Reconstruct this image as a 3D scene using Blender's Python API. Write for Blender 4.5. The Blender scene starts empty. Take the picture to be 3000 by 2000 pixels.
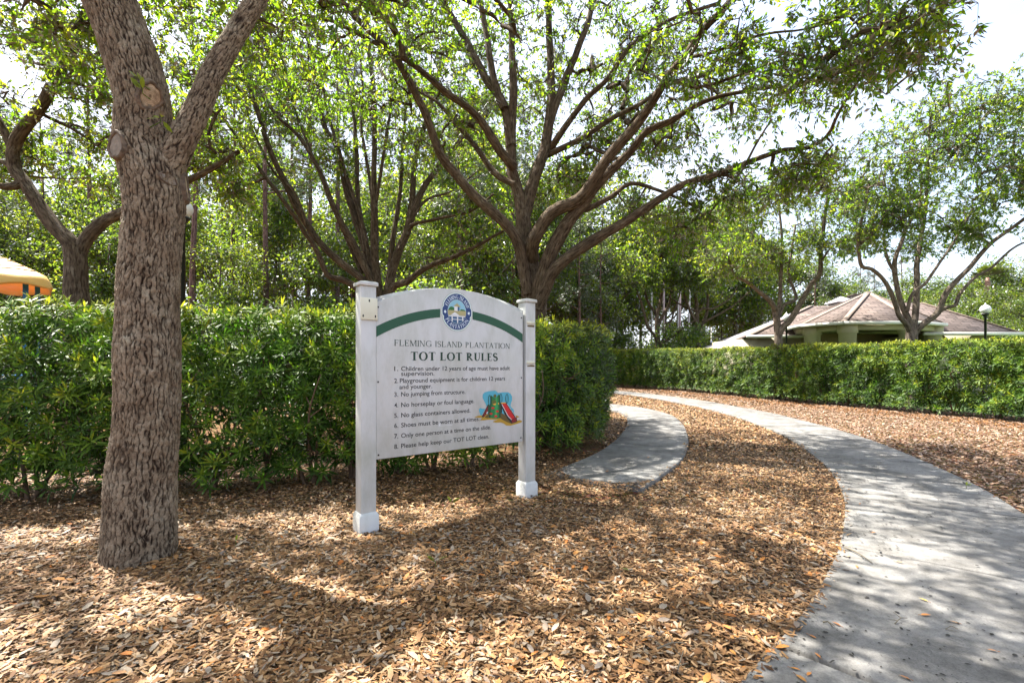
import bpy, math
import numpy as np
from mathutils import Vector, Matrix

# ------------------------------------------------------------------ camera, sky, sun, exposure
SC = bpy.context.scene
COL = SC.collection
FPX, CH, HZ = 1400.0, 1.4, 1068.0          # focal length in photo pixels, eye height, horizon row
cam = bpy.data.cameras.new('camera')
cam.sensor_width = 36.0
cam.lens = FPX / 3000 * 36
cam.shift_y = 68 / 3000
cam.clip_start, cam.clip_end = 0.05, 2000
cam_o = bpy.data.objects.new('camera', cam)
cam_o.location = (0, 0, CH)
cam_o.rotation_euler = (math.radians(90), 0, 0)
COL.objects.link(cam_o)
SC.camera = cam_o

SUN_EL, SUN_AZ = 61.0, 152.0               # azimuth measured from +X, counter-clockwise (towards the sun)
sd = Vector((math.cos(math.radians(SUN_EL)) * math.cos(math.radians(SUN_AZ)),
             math.cos(math.radians(SUN_EL)) * math.sin(math.radians(SUN_AZ)),
             math.sin(math.radians(SUN_EL))))
W = bpy.data.worlds.new('World')
SC.world = W
W.use_nodes = True
nt = W.node_tree
sky = nt.nodes.new('ShaderNodeTexSky')
sky.sky_type = 'NISHITA'
sky.sun_disc = False
sky.sun_elevation = math.radians(SUN_EL)
sky.sun_rotation = math.atan2(sd.x, sd.y)
sky.air_density, sky.dust_density, sky.ozone_density = 1.0, 4.0, 1.0
nt.nodes['Background'].inputs[1].default_value = 0.14
# thin bright cloud over the whole sky
_tc = nt.nodes.new('ShaderNodeTexCoord')
_mp = nt.nodes.new('ShaderNodeMapping')
_mp.inputs['Scale'].default_value = (1.0, 1.0, 2.6)
_ns = nt.nodes.new('ShaderNodeTexNoise')
_ns.inputs['Scale'].default_value = 2.3
_ns.inputs['Detail'].default_value = 8.0
_ns.inputs['Roughness'].default_value = 0.6
_rp = nt.nodes.new('ShaderNodeValToRGB')
_rp.color_ramp.elements[0].position, _rp.color_ramp.elements[0].color = 0.36, (.30, .30, .30, 1)
_rp.color_ramp.elements[1].position, _rp.color_ramp.elements[1].color = 0.62, (.88, .88, .88, 1)
_mx = nt.nodes.new('ShaderNodeMixRGB')
_mx.inputs[2].default_value = (2.45, 2.62, 2.95, 1)
nt.links.new(_tc.outputs['Generated'], _mp.inputs[0])
nt.links.new(_mp.outputs[0], _ns.inputs['Vector'])
nt.links.new(_ns.outputs[0], _rp.inputs[0])
nt.links.new(_rp.outputs[0], _mx.inputs[0])
nt.links.new(sky.outputs[0], _mx.inputs[1])
nt.links.new(_mx.outputs[0], nt.nodes['Background'].inputs[0])
sun = bpy.data.lights.new('sun', 'SUN')
sun.energy, sun.angle, sun.color = 5.0, math.radians(0.53), (1.0, 0.955, 0.88)
sun_o = bpy.data.objects.new('sun', sun)
sun_o.rotation_euler = sd.to_track_quat('Z', 'Y').to_euler()
sun_o.location = (0, 0, 40)
COL.objects.link(sun_o)
vs = SC.view_settings
vs.view_transform, vs.look, vs.gamma, vs.exposure = 'Standard', 'None', 1.0, 2.0
vs.use_curve_mapping = False
SC.render.engine = 'CYCLES'
cy = SC.cycles
cy.max_bounces, cy.diffuse_bounces, cy.glossy_bounces, cy.transmission_bounces = 6, 5, 2, 4
cy.use_adaptive_sampling, cy.adaptive_threshold = True, 0.02
cy.use_denoising = True
cy.caustics_reflective = cy.caustics_refractive = False

# ------------------------------------------------------------------ helpers
rng = np.random.default_rng(11)
ROOT = {}


def at(px, py, Y):
    return np.array([(px - 1500) / FPX * Y, Y, CH - (py - HZ) / FPX * Y])


def gp(px, py):
    Y = FPX * CH / (py - HZ)
    return np.array([(px - 1500) / FPX * Y, Y])


def tag(o, label=None, cat=None, group=None, kind=None):
    for k, v in (('label', label), ('category', cat), ('group', group), ('kind', kind)):
        if v:
            o[k] = v
    return o


def thing(name, label, cat, loc=(0, 0, 0), group=None, rz=0.0):
    o = bpy.data.objects.new(name, None)
    o.empty_display_size = 0.2
    COL.objects.link(o)
    o.location = loc
    o.rotation_euler = (0, 0, rz)
    tag(o, label, cat, group)
    return o


def mesh_np(name, V, faces, mat=None, attrs=None, smooth=False, midx=None):
    """V (n,3); faces: one (m,k) int array or a list of them; attrs: name -> (n,) or (n,3)."""
    if not isinstance(faces, (list, tuple)):
        faces = [faces]
    faces = [np.asarray(f, dtype=np.int32) for f in faces if len(f)]
    me = bpy.data.meshes.new(name)
    V = np.asarray(V, dtype=np.float32)
    me.vertices.add(len(V))
    me.vertices.foreach_set('co', V.ravel())
    idx = np.concatenate([f.ravel() for f in faces])
    tot = np.concatenate([np.full(len(f), f.shape[1], np.int32) for f in faces])
    start = np.concatenate([[0], np.cumsum(tot)[:-1]]).astype(np.int32)
    me.loops.add(len(idx))
    me.loops.foreach_set('vertex_index', idx)
    me.polygons.add(len(tot))
    me.polygons.foreach_set('loop_start', start)
    if smooth:
        me.polygons.foreach_set('use_smooth', np.ones(len(tot), bool))
    for k, a in (attrs or {}).items():
        a = np.asarray(a, dtype=np.float32)
        if a.ndim == 1:
            at_ = me.attributes.new(k, 'FLOAT', 'POINT')
            at_.data.foreach_set('value', a)
        else:
            at_ = me.attributes.new(k, 'FLOAT_VECTOR', 'POINT')
            at_.data.foreach_set('vector', a.ravel())
    if mat:
        me.materials.append(mat)
    me.update(calc_edges=True)
    return me


def obj(name, me, parent=None, loc=(0, 0, 0)):
    o = bpy.data.objects.new(name, me)
    COL.objects.link(o)
    if parent:
        o.parent = parent
    o.location = loc
    return o


def root_of(o):
    while o.parent:
        o = o.parent
    return o


def wobj(name, V, faces, mat, parent=None, attrs=None, smooth=False):
    """geometry given in world metres, stored relative to the (unrotated) root"""
    V = np.asarray(V, dtype=np.float64)
    if parent is not None:
        V = V - np.array(root_of(parent).location)
    return obj(name, mesh_np(name, V, faces, mat, attrs, smooth), parent)


class MB:
    """collects simple solids"""
    def __init__(s):
        s.v, s.f, s.n = [], {}, 0

    def add(s, V, F):
        V = np.asarray(V, float)
        s.v.append(V)
        for f in F:
            s.f.setdefault(len(f), []).append([i + s.n for i in f])
        s.n += len(V)
        return s

    def box(s, x0, x1, y0, y1, z0, z1):
        return s.add([(x0, y0, z0), (x1, y0, z0), (x1, y1, z0), (x0, y1, z0), (x0, y0, z1), (x1, y0, z1), (x1, y1, z1), (x0, y1, z1)],
                     [(0, 3, 2, 1), (4, 5, 6, 7), (0, 1, 5, 4), (1, 2, 6, 5), (2, 3, 7, 6), (3, 0, 4, 7)])

    def loft(s, rings, cap=True):
        k = len(rings[0])
        V = np.concatenate([np.asarray(r, float) for r in rings])
        F = []
        for i in range(len(rings) - 1):
            for j in range(k):
                a, b = i * k + j, i * k + (j + 1) % k
                F.append((a, b, b + k, a + k))
        if cap:
            F.append(tuple(range(k))[::-1])
            F.append(tuple(range((len(rings) - 1) * k, len(rings) * k)))
        return s.add(V, F)

    def lathe(s, prof, c=(0, 0), n=20):
        a = np.linspace(0, 2 * np.pi, n, endpoint=False)
        return s.loft([[(c[0] + r * np.cos(t), c[1] + r * np.sin(t), z) for t in a] for r, z in prof])

    def prism(s, poly, y0, y1):
        """polygon in x,z extruded along y"""
        k = len(poly)
        V = [(x, y0, z) for x, z in poly] + [(x, y1, z) for x, z in poly]
        F = [tuple(range(k)), tuple(range(k, 2 * k))[::-1]] + [(i, i + k, (i + 1) % k + k, (i + 1) % k) for i in range(k)]
        return s.add(V, F)

    def mesh(s, name, mat, smooth=False, attrs=None):
        return mesh_np(name, np.concatenate(s.v), [np.array(v) for v in s.f.values()], mat, attrs, smooth)


def bevel(o, w=0.004, seg=2):
    m = o.modifiers.new('bevel', 'BEVEL')
    m.width, m.segments, m.limit_method = w, seg, 'ANGLE'
    return o


def norm(a):
    return a / np.maximum(np.linalg.norm(a, axis=-1, keepdims=True), 1e-9)


def catmull(P, step):
    P = np.asarray(P, float)
    if len(P) < 3:
        n = max(2, int(np.linalg.norm(P[-1][:3] - P[0][:3]) / step) + 1)
        t = np.linspace(0, 1, n)[:, None]
        return P[0] * (1 - t) + P[-1] * t
    Q = np.vstack([2 * P[0] - P[1], P, 2 * P[-1] - P[-2]])
    out = []
    for i in range(1, len(Q) - 2):
        n = max(1, int(round(np.linalg.norm((Q[i + 1] - Q[i])[:3]) / step)))
        t = np.linspace(0, 1, n, endpoint=False)[:, None]
        a, b, c, d = Q[i - 1], Q[i], Q[i + 1], Q[i + 2]
        out.append(0.5 * ((2 * b) + (c - a) * t + (2 * a - 5 * b + 4 * c - d) * t ** 2 + (3 * b - a - 3 * c + d) * t ** 3))
    out.append(P[-1:])
    return np.vstack(out)


def _h(i, j, k, seed):
    n = (i * 374761393 + j * 668265263 + k * 2147483647 + seed * 974711) & 0xFFFFFFFF
    n = ((n ^ (n >> 13)) * 1274126177) & 0xFFFFFFFF
    n = n ^ (n >> 16)
    return (n & 0xFFFFFF) / float(0xFFFFFF)


def vnoise(P, seed=0):
    P = np.atleast_2d(np.asarray(P, float))
    if P.shape[1] == 2:
        P = np.c_[P, np.zeros(len(P))]
    I = np.floor(P).astype(np.int64)
    f = P - I
    f = f * f * (3 - 2 * f)
    r = 0
    for a in (0, 1):
        for b in (0, 1):
            for c in (0, 1):
                w = (f[:, 0] if a else 1 - f[:, 0]) * (f[:, 1] if b else 1 - f[:, 1]) * (f[:, 2] if c else 1 - f[:, 2])
                r = r + w * _h(I[:, 0] + a, I[:, 1] + b, I[:, 2] + c, seed)
    return r * 2 - 1


# ------------------------------------------------------------------ materials
def newmat(name):
    m = bpy.data.materials.new(name)
    m.use_nodes = True
    t = m.node_tree
    return m, t, t.nodes['Principled BSDF'], t.nodes['Material Output']


def nd(t, typ, **kw):
    n = t.nodes.new('ShaderNode' + typ)
    for k, v in kw.items():
        if k == 'ins':
            for a, b in v.items():
                n.inputs[a].default_value = b
        else:
            setattr(n, k, v)
    return n


def ramp(t, stops, interp='LINEAR'):
    n = t.nodes.new('ShaderNodeValToRGB')
    e = n.color_ramp.elements
    n.color_ramp.interpolation = interp
    while len(e) < len(stops):
        e.new(0.5)
    for el, (p, c) in zip(e, stops):
        el.position = p
        el.color = tuple(c) + (1,)
    return n


def plain(name, col, rough=0.6, noise=0.0, nscale=8.0, metal=0.0, bump=0.0, bscale=60.0, spec=0.5):
    m, t, b, o = newmat(name)
    b.inputs['Roughness'].default_value = rough
    b.inputs['Metallic'].default_value = metal
    b.inputs['Specular IOR Level'].default_value = spec
    if noise:
        tc = nd(t, 'TexCoord')
        n = nd(t, 'TexNoise', ins={'Scale': nscale, 'Detail': 5.0})
        t.links.new(tc.outputs['Object'], n.inputs['Vector'])
        c = np.array(col)
        r = ramp(t, [(0.25, tuple(np.clip(c * (1 - noise), 0, 1))), (0.75, tuple(np.clip(c * (1 + noise), 0, 1)))])
        t.links.new(n.outputs[0], r.inputs[0])
        t.links.new(r.outputs[0], b.inputs['Base Color'])
        if bump:
            n2 = nd(t, 'TexNoise', ins={'Scale': bscale, 'Detail': 4.0})
            t.links.new(tc.outputs['Object'], n2.inputs['Vector'])
            bm = nd(t, 'Bump', ins={'Strength': bump, 'Distance': 0.01})
            t.links.new(n2.outputs[0], bm.inputs['Height'])
            t.links.new(bm.outputs[0], b.inputs['Normal'])
    else:
        b.inputs['Base Color'].default_value = tuple(col) + (1,)
    return m


def leafmat(name, stops, tstops, trans=0.45, rough=0.5, gloss=0.35):
    """stops / tstops: (pos, rgb) for reflected and transmitted colour, driven by the per-leaf attribute 'var'"""
    m, t, b, o = newmat(name)
    t.nodes.remove(b)
    a = nd(t, 'Attribute', attribute_name='var')
    r1, r2 = ramp(t, stops), ramp(t, tstops)
    t.links.new(a.outputs['Fac'], r1.inputs[0])
    t.links.new(a.outputs['Fac'], r2.inputs[0])
    d, tr, g = nd(t, 'BsdfDiffuse'), nd(t, 'BsdfTranslucent'), nd(t, 'BsdfGlossy', ins={'Roughness': rough})
    g.inputs['Color'].default_value = (gloss, gloss, gloss, 1)
    t.links.new(r1.outputs[0], d.inputs[0])
    t.links.new(r2.outputs[0], tr.inputs[0])
    mx = nd(t, 'MixShader', ins={0: trans})
    t.links.new(d.outputs[0], mx.inputs[1])
    t.links.new(tr.outputs[0], mx.inputs[2])
    fr = nd(t, 'Fresnel', ins={'IOR': 1.42})
    mx2 = nd(t, 'MixShader')
    t.links.new(fr.outputs[0], mx2.inputs[0])
    t.links.new(mx.outputs[0], mx2.inputs[1])
    t.links.new(g.outputs[0], mx2.inputs[2])
    t.links.new(mx2.outputs[0], o.inputs[0])
    return m


def barkmat(name, dark, light, scale=16.0, bump=0.6, lichen=None):
    """bark from the seamless per-vertex coordinate 'bark' = (r cos, r sin, along)"""
    m, t, b, o = newmat(name)
    b.inputs['Roughness'].default_value = 0.9
    b.inputs['Specular IOR Level'].default_value = 0.15
    a = nd(t, 'Attribute', attribute_name='bark')
    mp = nd(t, 'Mapping')
    mp.inputs['Scale'].default_value = (1, 1, 0.22)
    t.links.new(a.outputs['Vector'], mp.inputs[0])
    v = nd(t, 'TexNoise', ins={'Scale': scale * 2.6, 'Detail': 5.0, 'Roughness': 0.62, 'Distortion': 0.35})
    t.links.new(mp.outputs[0], v.inputs['Vector'])
    cr = ramp(t, [(0.36, (0, 0, 0)), (0.56, (1, 1, 1))])
    t.links.new(v.outputs[0], cr.inputs[0])
    n = nd(t, 'TexNoise', ins={'Scale': 5.0, 'Detail': 8.0, 'Roughness': 0.65})
    t.links.new(a.outputs['Vector'], n.inputs['Vector'])
    lt = np.array(light)
    r = ramp(t, [(0.3, tuple(lt * 0.62)), (0.55, tuple(lt)), (0.72, tuple(lichen if lichen else lt * 1.3))])
    t.links.new(n.outputs[0], r.inputs[0])
    mx = nd(t, 'MixRGB', ins={1: tuple(dark) + (1,)})
    t.links.new(cr.outputs[0], mx.inputs[0])
    t.links.new(r.outputs[0], mx.inputs[2])
    t.links.new(mx.outputs[0], b.inputs['Base Color'])
    bm = nd(t, 'Bump', ins={'Strength': bump, 'Distance': 0.015})
    t.links.new(cr.outputs[0], bm.inputs['Height'])
    t.links.new(bm.outputs[0], b.inputs['Normal'])
    return m


M = {}
M['leaf_oak'] = leafmat('oak_leaf', [(0.0, (.028, .066, .012)), (0.5, (.055, .110, .017)), (0.85, (.092, .148, .02)), (1.0, (.14, .175, .022))],
                        [(0.0, (.15, .33, .014)), (0.5, (.29, .51, .018)), (0.85, (.46, .61, .022)), (1.0, (.58, .63, .028))], 0.56)
M['leaf_wood'] = leafmat('woodland_leaf', [(0.0, (.055, .105, .022)), (0.6, (.11, .17, .03)), (1.0, (.19, .22, .035))],
                         [(0.0, (.20, .38, .03)), (0.6, (.40, .56, .035)), (1.0, (.58, .64, .045))], 0.52)
M['leaf_bright'] = leafmat('bright_leaf', [(0.0, (.06, .11, .02)), (0.6, (.11, .17, .025)), (1.0, (.2, .23, .03))],
                           [(0.0, (.18, .32, .025)), (0.6, (.34, .48, .03)), (1.0, (.55, .58, .04))], 0.45)
M['needle'] = leafmat('pine_needle', [(0.0, (.04, .075, .03)), (1.0, (.10, .15, .05))],
                      [(0.0, (.08, .15, .04)), (1.0, (.2, .28, .06))], 0.3)
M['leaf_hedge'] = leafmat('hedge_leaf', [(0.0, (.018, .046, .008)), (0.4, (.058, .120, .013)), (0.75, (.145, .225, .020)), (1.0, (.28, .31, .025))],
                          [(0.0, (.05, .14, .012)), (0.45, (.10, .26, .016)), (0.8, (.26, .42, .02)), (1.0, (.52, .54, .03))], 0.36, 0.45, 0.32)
M['litter'] = leafmat('leaf_litter', [(0.0, (.055, .028, .015)), (0.2, (.155, .075, .032)), (0.45, (.30, .163, .068)), (0.66, (.45, .28, .14)),
                                      (0.82, (.38, .30, .21)), (0.90, (.26, .22, .18)), (0.97, (.42, .19, .05)), (1.0, (.46, .15, .035))],
                      [(0.0, (.10, .05, .02)), (0.5, (.3, .17, .06)), (1.0, (.5, .15, .02))], 0.12, 0.5, 0.35)
M['litter_cool'] = leafmat('leaf_litter_weathered', [(0.0, (.10, .055, .035)), (0.3, (.22, .125, .075)), (0.6, (.33, .215, .14)), (0.85, (.42, .32, .25)), (0.96, (.30, .25, .22)), (1.0, (.5, .17, .04))],
                           [(0.0, (.10, .05, .02)), (0.5, (.3, .17, .06)), (1.0, (.5, .15, .02))], 0.12, 0.5, 0.35)
M['straw'] = leafmat('pine_straw', [(0.0, (.18, .07, .022)), (0.6, (.36, .15, .04)), (1.0, (.5, .25, .08))],
                     [(0.0, (.15, .06, .02)), (1.0, (.4, .2, .05))], 0.1)
M['bark_oak'] = barkmat('oak_bark', (.040, .027, .018), (.140, .103, .070), 15, 0.7, (.23, .195, .145))
M['bark_far'] = barkmat('grey_bark', (.055, .042, .032), (.18, .145, .112), 9, 0.6)
M['bark_pine'] = barkmat('pine_bark', (.05, .03, .025), (.17, .105, .085), 7, 0.6)
M['twig'] = plain('twig_bark', (.12, .10, .07), 0.9, 0.3, 20)
M['stem'] = plain('hedge_stem', (.13, .085, .055), 0.9, 0.3, 20)
M['moss'] = leafmat('hanging_moss', [(0, (.18, .17, .13)), (1, (.32, .30, .24))], [(0, (.15, .15, .1)), (1, (.3, .28, .2))], 0.3)


# ------------------------------------------------------------------ vegetation tools
def tubes(paths, sides=6):
    """paths: list of (P (n,3), R (n,)) -> V, quads, bark-coordinate"""
    VS, FS, BS, n0 = [], [], [], 0
    ang = np.linspace(0, 2 * np.pi, sides, endpoint=False)
    ca, sa = np.cos(ang), np.sin(ang)
    for P, R in paths:
        n = len(P)
        T = norm(np.gradient(P, axis=0))
        ref = np.array([0.0, 1.0, 0.0]) if abs(T[0][1]) < 0.9 else np.array([1.0, 0, 0])
        N = np.zeros_like(P)
        v = norm(ref - T[0] * (ref @ T[0]))
        for i in range(n):
            v = v - T[i] * (v @ T[i])
            v = v / max(np.linalg.norm(v), 1e-9)
            N[i] = v
        B = np.cross(T, N)
        ring = P[:, None, :] + R[:, None, None] * (N[:, None, :] * ca[None, :, None] + B[:, None, :] * sa[None, :, None])
        L = np.concatenate([[0], np.cumsum(np.linalg.norm(np.diff(P, axis=0), axis=1))])
        off = (P[0].sum() * 7.3) % 50
        bark = np.stack([np.broadcast_to(R[:, None] * ca, (n, sides)), np.broadcast_to(R[:, None] * sa, (n, sides)),
                         np.broadcast_to((L + off)[:, None], (n, sides))], axis=-1)
        i = np.arange(n - 1)[:, None] * sides
        j = np.arange(sides)[None, :]
        a = i + j
        b = i + (j + 1) % sides
        F = np.stack([a, b, b + sides, a + sides], axis=-1).reshape(-1, 4) + n0
        VS.append(ring.reshape(-1, 3)); BS.append(bark.reshape(-1, 3)); FS.append(F)
        n0 += n * sides
    return np.concatenate(VS), np.concatenate(FS), np.concatenate(BS)


def leaves4(C, D, U, L, Wd, var, fold=0.12):
    """rhombic leaf, two triangles folded on the midrib"""
    n = len(C)
    S = norm(np.cross(D, U))
    N = np.cross(S, D)
    L, Wd = np.broadcast_to(L, (n,))[:, None], np.broadcast_to(Wd, (n,))[:, None]
    mid = C + D * L * 0.47
    V = np.stack([C, mid + S * Wd / 2 + N * Wd * fold, C + D * L - N * L * 0.06, mid - S * Wd / 2 + N * Wd * fold], axis=1).reshape(-1, 3)
    b = np.arange(n)[:, None] * 4
    F = np.concatenate([b + np.array([0, 1, 2]), b + np.array([0, 2, 3])])
    return V, F, np.repeat(var, 4)


def leaves6(C, D, U, L, Wd, var, curl=0.1, rect=False):
    """six-cornered leaf (or chip when rect), four triangles"""
    n = len(C)
    S = norm(np.cross(D, U))
    N = np.cross(S, D)
    L, Wd, curl = (np.broadcast_to(x, (n,))[:, None] for x in (L, Wd, curl))
    a, w1, w2, z = (0.3, 0.46, 0.42, 0.7)
    V = np.stack([C, C + D * L * a + S * Wd * w1 + N * L * curl * .8, C + D * L * z + S * Wd * w2 + N * L * curl * .7,
                  C + D * L, C + D * L * z - S * Wd * w2 + N * L * curl, C + D * L * a - S * Wd * w1 + N * L * curl], axis=1).reshape(-1, 3)
    b = np.arange(n)[:, None] * 6
    F4 = b + np.array([1, 2, 4, 5])
    F3 = np.concatenate([b + np.array([0, 1, 5]), b + np.array([2, 3, 4])])
    return V, [F4, F3], np.repeat(var, 6)


def chips4(C, D, U, L, Wd, var, curl=0.0):
    """flat rectangular chip, slightly tapered"""
    n = len(C)
    S = norm(np.cross(D, U))
    N = np.cross(S, D)
    L, Wd = np.broadcast_to(L, (n,))[:, None], np.broadcast_to(Wd, (n,))[:, None]
    V = np.stack([C - S * Wd * .5, C + S * Wd * .38 + D * L * .06, C + D * L + S * Wd * .5, C + D * L * .93 - S * Wd * .4 + N * Wd * .15], axis=1).reshape(-1, 3)
    return V, np.arange(n * 4).reshape(-1, 4), np.repeat(var, 4)


def rdirs(n, r):
    return norm(r.normal(size=(n, 3)))


def limb(pts, w0, w1, Y0=None, step=0.14, wob=0.012, pw=1.35):
    """pts: (px,py) or (px,py,Y); widths in photo pixels at both ends -> P, R"""
    pts = list(pts)
    Q = []
    n = len(pts)
    for i, p in enumerate(pts):
        Y = p[2] if len(p) > 2 else (Y0[0] + (Y0[1] - Y0[0]) * i / (n - 1))
        Q.append(list(at(p[0], p[1], Y)))
    Q = catmull(Q, step)
    t = np.linspace(0, 1, len(Q))
    Rr = (w1 + (w0 - w1) * (1 - t) ** pw) / 2 / FPX * Q[:, 1]
    Rr = Rr / np.sqrt(1 + (Q[:, 0] / Q[:, 1]) ** 2)      # seen obliquely a round limb looks wider
    s = int(abs(Q[0].sum() * 1000)) % 997
    Q = Q + wob * np.stack([vnoise(np.c_[t * len(Q) * .35, np.full(len(Q), s + k * 9.1)]) for k in range(3)], 1) * np.minimum(1, t * 5)[:, None]
    Rr = Rr * (1 + 0.08 * vnoise(np.c_[t * len(Q) * .5, np.full(len(Q), s + .5)]))
    return Q, Rr


def ell(n, c, rad, r, per=7):
    """points in an ellipsoid, gathered into uneven clumps"""
    k = max(2, n // per)
    d = rdirs(k, r)
    sub = np.asarray(c) + d * (r.random(k) ** (1 / 3))[:, None] * np.asarray(rad)
    sg = np.clip(np.min(rad) * .20, .10, .42) * r.uniform(.7, 1.3, k)
    w = r.integers(0, k, n)
    return sub[w] + r.normal(size=(n, 3)) * sg[w][:, None] * np.array([1.15, 1.15, .75])


def grow(limbs, targets, r, rmin=0.0045, rk=0.0042, sag=0.05, start=0.25):
    """join every target to the nearest bit of the growing skeleton; returns branch tubes with pipe-model radii"""
    pos = np.concatenate([P[int(len(P) * start):] for P, R in limbs])
    lim_r = np.concatenate([R[int(len(R) * start):] for P, R in limbs])
    d0 = np.array([np.min(np.sum((pos - t) ** 2, 1)) for t in targets])
    order = np.argsort(d0)
    cap = len(pos) + len(targets) * 8
    A = np.zeros((cap, 3)); A[:len(pos)] = pos
    par = np.full(cap, -1, int)
    cnt = np.zeros(cap)
    n = len(pos)
    nb = n
    paths = []
    for ti in order:
        t = targets[ti]
        dd = A[:n] - t
        d2 = np.einsum('ij,ij->i', dd, dd)
        d2 = d2 * (1 + 0.35 * (dd[:, 2] > 0.05))         # prefer growing upward / outward
        k = int(np.argmin(d2))
        p0 = A[k].copy()
        L = np.linalg.norm(t - p0)
        m = int(min(7, max(2, L / 0.16)))
        s = np.linspace(0, 1, m + 1)[1:, None]
        bow = rdirs(1, r)[0] * L * 0.10
        bow[2] += L * sag
        pts = p0 + (t - p0) * s + bow * (np.sin(np.pi * s))
        ids = list(range(n, n + m))
        A[n:n + m] = pts
        par[n] = k
        par[n + 1:n + m] = np.arange(n, n + m - 1)
        cnt[n + m - 1] += 1
        paths.append((k, ids))
        n += m
    for i in range(n - 1, nb - 1, -1):
        if par[i] >= 0:
            cnt[par[i]] += cnt[i]
    out = []
    for k, ids in paths:
        P = np.vstack([A[k], A[ids]])
        R = rmin + rk * np.sqrt(np.concatenate([[cnt[ids[0]]], cnt[ids]])) - rk
        if k < nb:
            R = np.minimum(R, lim_r[k] * 0.85)
        R = np.maximum(R, rmin * 0.8)
        R[-1] = rmin * 0.6
        out.append((P, R))
    return out


def clumps(centers, r, n=45, spread=0.17, L=(0.055, 0.085), wr=0.36, up=0.35, var=(0.15, 0.75), flat=0.75, vc=None):
    """loose leaf clouds for far trees; each clump has its own mean tint"""
    k = len(centers)
    C = np.repeat(centers, n, axis=0)
    N = len(C)
    off = r.normal(size=(N, 3)) * spread
    off[:, 2] *= flat
    D = norm(norm(off) * 0.7 + rdirs(N, r) * 0.8 + np.array([0, 0, -0.15]))
    U = norm(rdirs(N, r) * 0.9 + np.array([0, 0, up * 2]))
    cv = (vc if vc is not None else r.uniform(var[0], var[1], k))
    v = np.clip(np.repeat(cv, n) + r.normal(size=N) * 0.14, 0, 1)
    l = r.uniform(L[0], L[1], N)
    return leaves4(C + off, D, U, l, l * wr * r.uniform(.8, 1.2, N), v)


def sprays(centers, r, n=40, K=4, twL=.30, L=(.065, .11), wr=.36, var=(.2, .85), rad=.0026, spread=None):
    """twigs fanning out of every branch tip with the leaves set along them, thicker towards the end of the twig"""
    k = len(centers)
    T = norm(rdirs(k * K, r) + np.array([0, 0, .18]))
    TL = twL * r.uniform(.55, 1.25, k * K)
    B0 = np.repeat(centers, K, 0)
    droop = np.array([0, 0, -.10])
    paths = []
    for b, d, l in zip(B0, T, TL):
        paths.append((np.array([b, b + d * l * .5 + np.array([0, 0, .015]), b + (d + droop) * l]), np.array([rad, rad * .75, rad * .35])))
    m = max(1, n // K)
    idx = np.repeat(np.arange(k * K), m)
    N = len(idx)
    s_ = np.clip(1.08 - np.abs(r.normal(size=N)) * .42, .12, 1.08)
    P = B0[idx] + T[idx] * (TL[idx] * s_)[:, None] + droop * (TL[idx] * s_ ** 2)[:, None] + r.normal(size=(N, 3)) * .012
    D = norm(T[idx] * .75 + rdirs(N, r) * .85 + np.array([0, 0, -.12]))
    U = norm(rdirs(N, r) * .75 + np.array([0, 0, .9]))
    cv = np.repeat(r.uniform(var[0], var[1], k), K)[idx] + (r.normal(size=k * K) * .08)[idx]
    v = np.clip(cv + r.normal(size=N) * .09, 0, 1)
    l = r.uniform(L[0], L[1], N) * r.uniform(.75, 1.1, N)
    return leaves4(P, D, U, l, l * wr * r.uniform(.8, 1.25, N), v), paths


def build_tree(name, label, cat, base, limbs, targets, r, leafkw, mats=('bark_oak', 'leaf_oak'), group=None, sides=12, rk=0.0042, tw=2, twL=.28, start=.25, trunk_n=None, rmin=.0045):
    root = thing(name, label, cat, tuple(base), group)
    tn = trunk_n or 1
    V, F, B = tubes(limbs[:tn], sides)
    wobj('trunk', V, F, M[mats[0]], root, {'bark': B}, True)
    for lb in limbs[tn:]:
        V, F, B = tubes([lb], sides)
        wobj('limb', V, F, M[mats[0]], root, {'bark': B}, True)
    br = grow(limbs, targets, r, rk=rk, start=start, rmin=rmin)
    V, F, B = tubes(br, 5)
    o = wobj('branches', V, F, M[mats[0]], root, {'bark': B}, True)
    o['kind'] = 'stuff'
    (V, F, v), tws = sprays(targets, r, twL=twL, K=3, **leafkw)
    o = wobj('crown', V, F, M[mats[1]], root, {'var': v})
    o['kind'] = 'stuff'
    V, F, B = tubes(tws, 3)
    o = wobj('twigs', V, F, M['twig'], root, None, False)
    o['kind'] = 'stuff'
    return root

# ------------------------------------------------------------------ ground
def ground_z(X, Y):
    P = np.c_[X * .9, Y * .9]
    return 0.012 * vnoise(P, 3) + 0.006 * vnoise(P * 3.1, 4) - 0.004


def groundmat():
    m, t, b, o = newmat('mulch_soil')
    tc = nd(t, 'TexCoord')
    n1 = nd(t, 'TexNoise', ins={'Scale': 34.0, 'Detail': 6.0, 'Roughness': 0.75})
    n2 = nd(t, 'TexNoise', ins={'Scale': 0.6, 'Detail': 4.0})
    vo = nd(t, 'TexVoronoi', ins={'Scale': 26.0})
    for n in (n1, n2, vo):
        t.links.new(tc.outputs['Object'], n.inputs['Vector'])
    r = ramp(t, [(0.30, (.045, .026, .014)), (0.5, (.15, .085, .04)), (0.66, (.29, .18, .09)), (0.8, (.36, .27, .18))])
    t.links.new(n1.outputs[0], r.inputs[0])
    mx = nd(t, 'MixRGB', blend_type='MULTIPLY', ins={0: 0.5})
    t.links.new(r.outputs[0], mx.inputs[1])
    t.links.new(vo.outputs['Color'], mx.inputs[2])
    t.links.new(mx.outputs[0], b.inputs['Base Color'])
    b.inputs['Roughness'].default_value = 0.95
    b.inputs['Specular IOR Level'].default_value = 0.1
    bm = nd(t, 'Bump', ins={'Strength': 0.8, 'Distance': 0.03})
    t.links.new(n1.outputs[0], bm.inputs['Height'])
    t.links.new(bm.outputs[0], b.inputs['Normal'])
    return m


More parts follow.
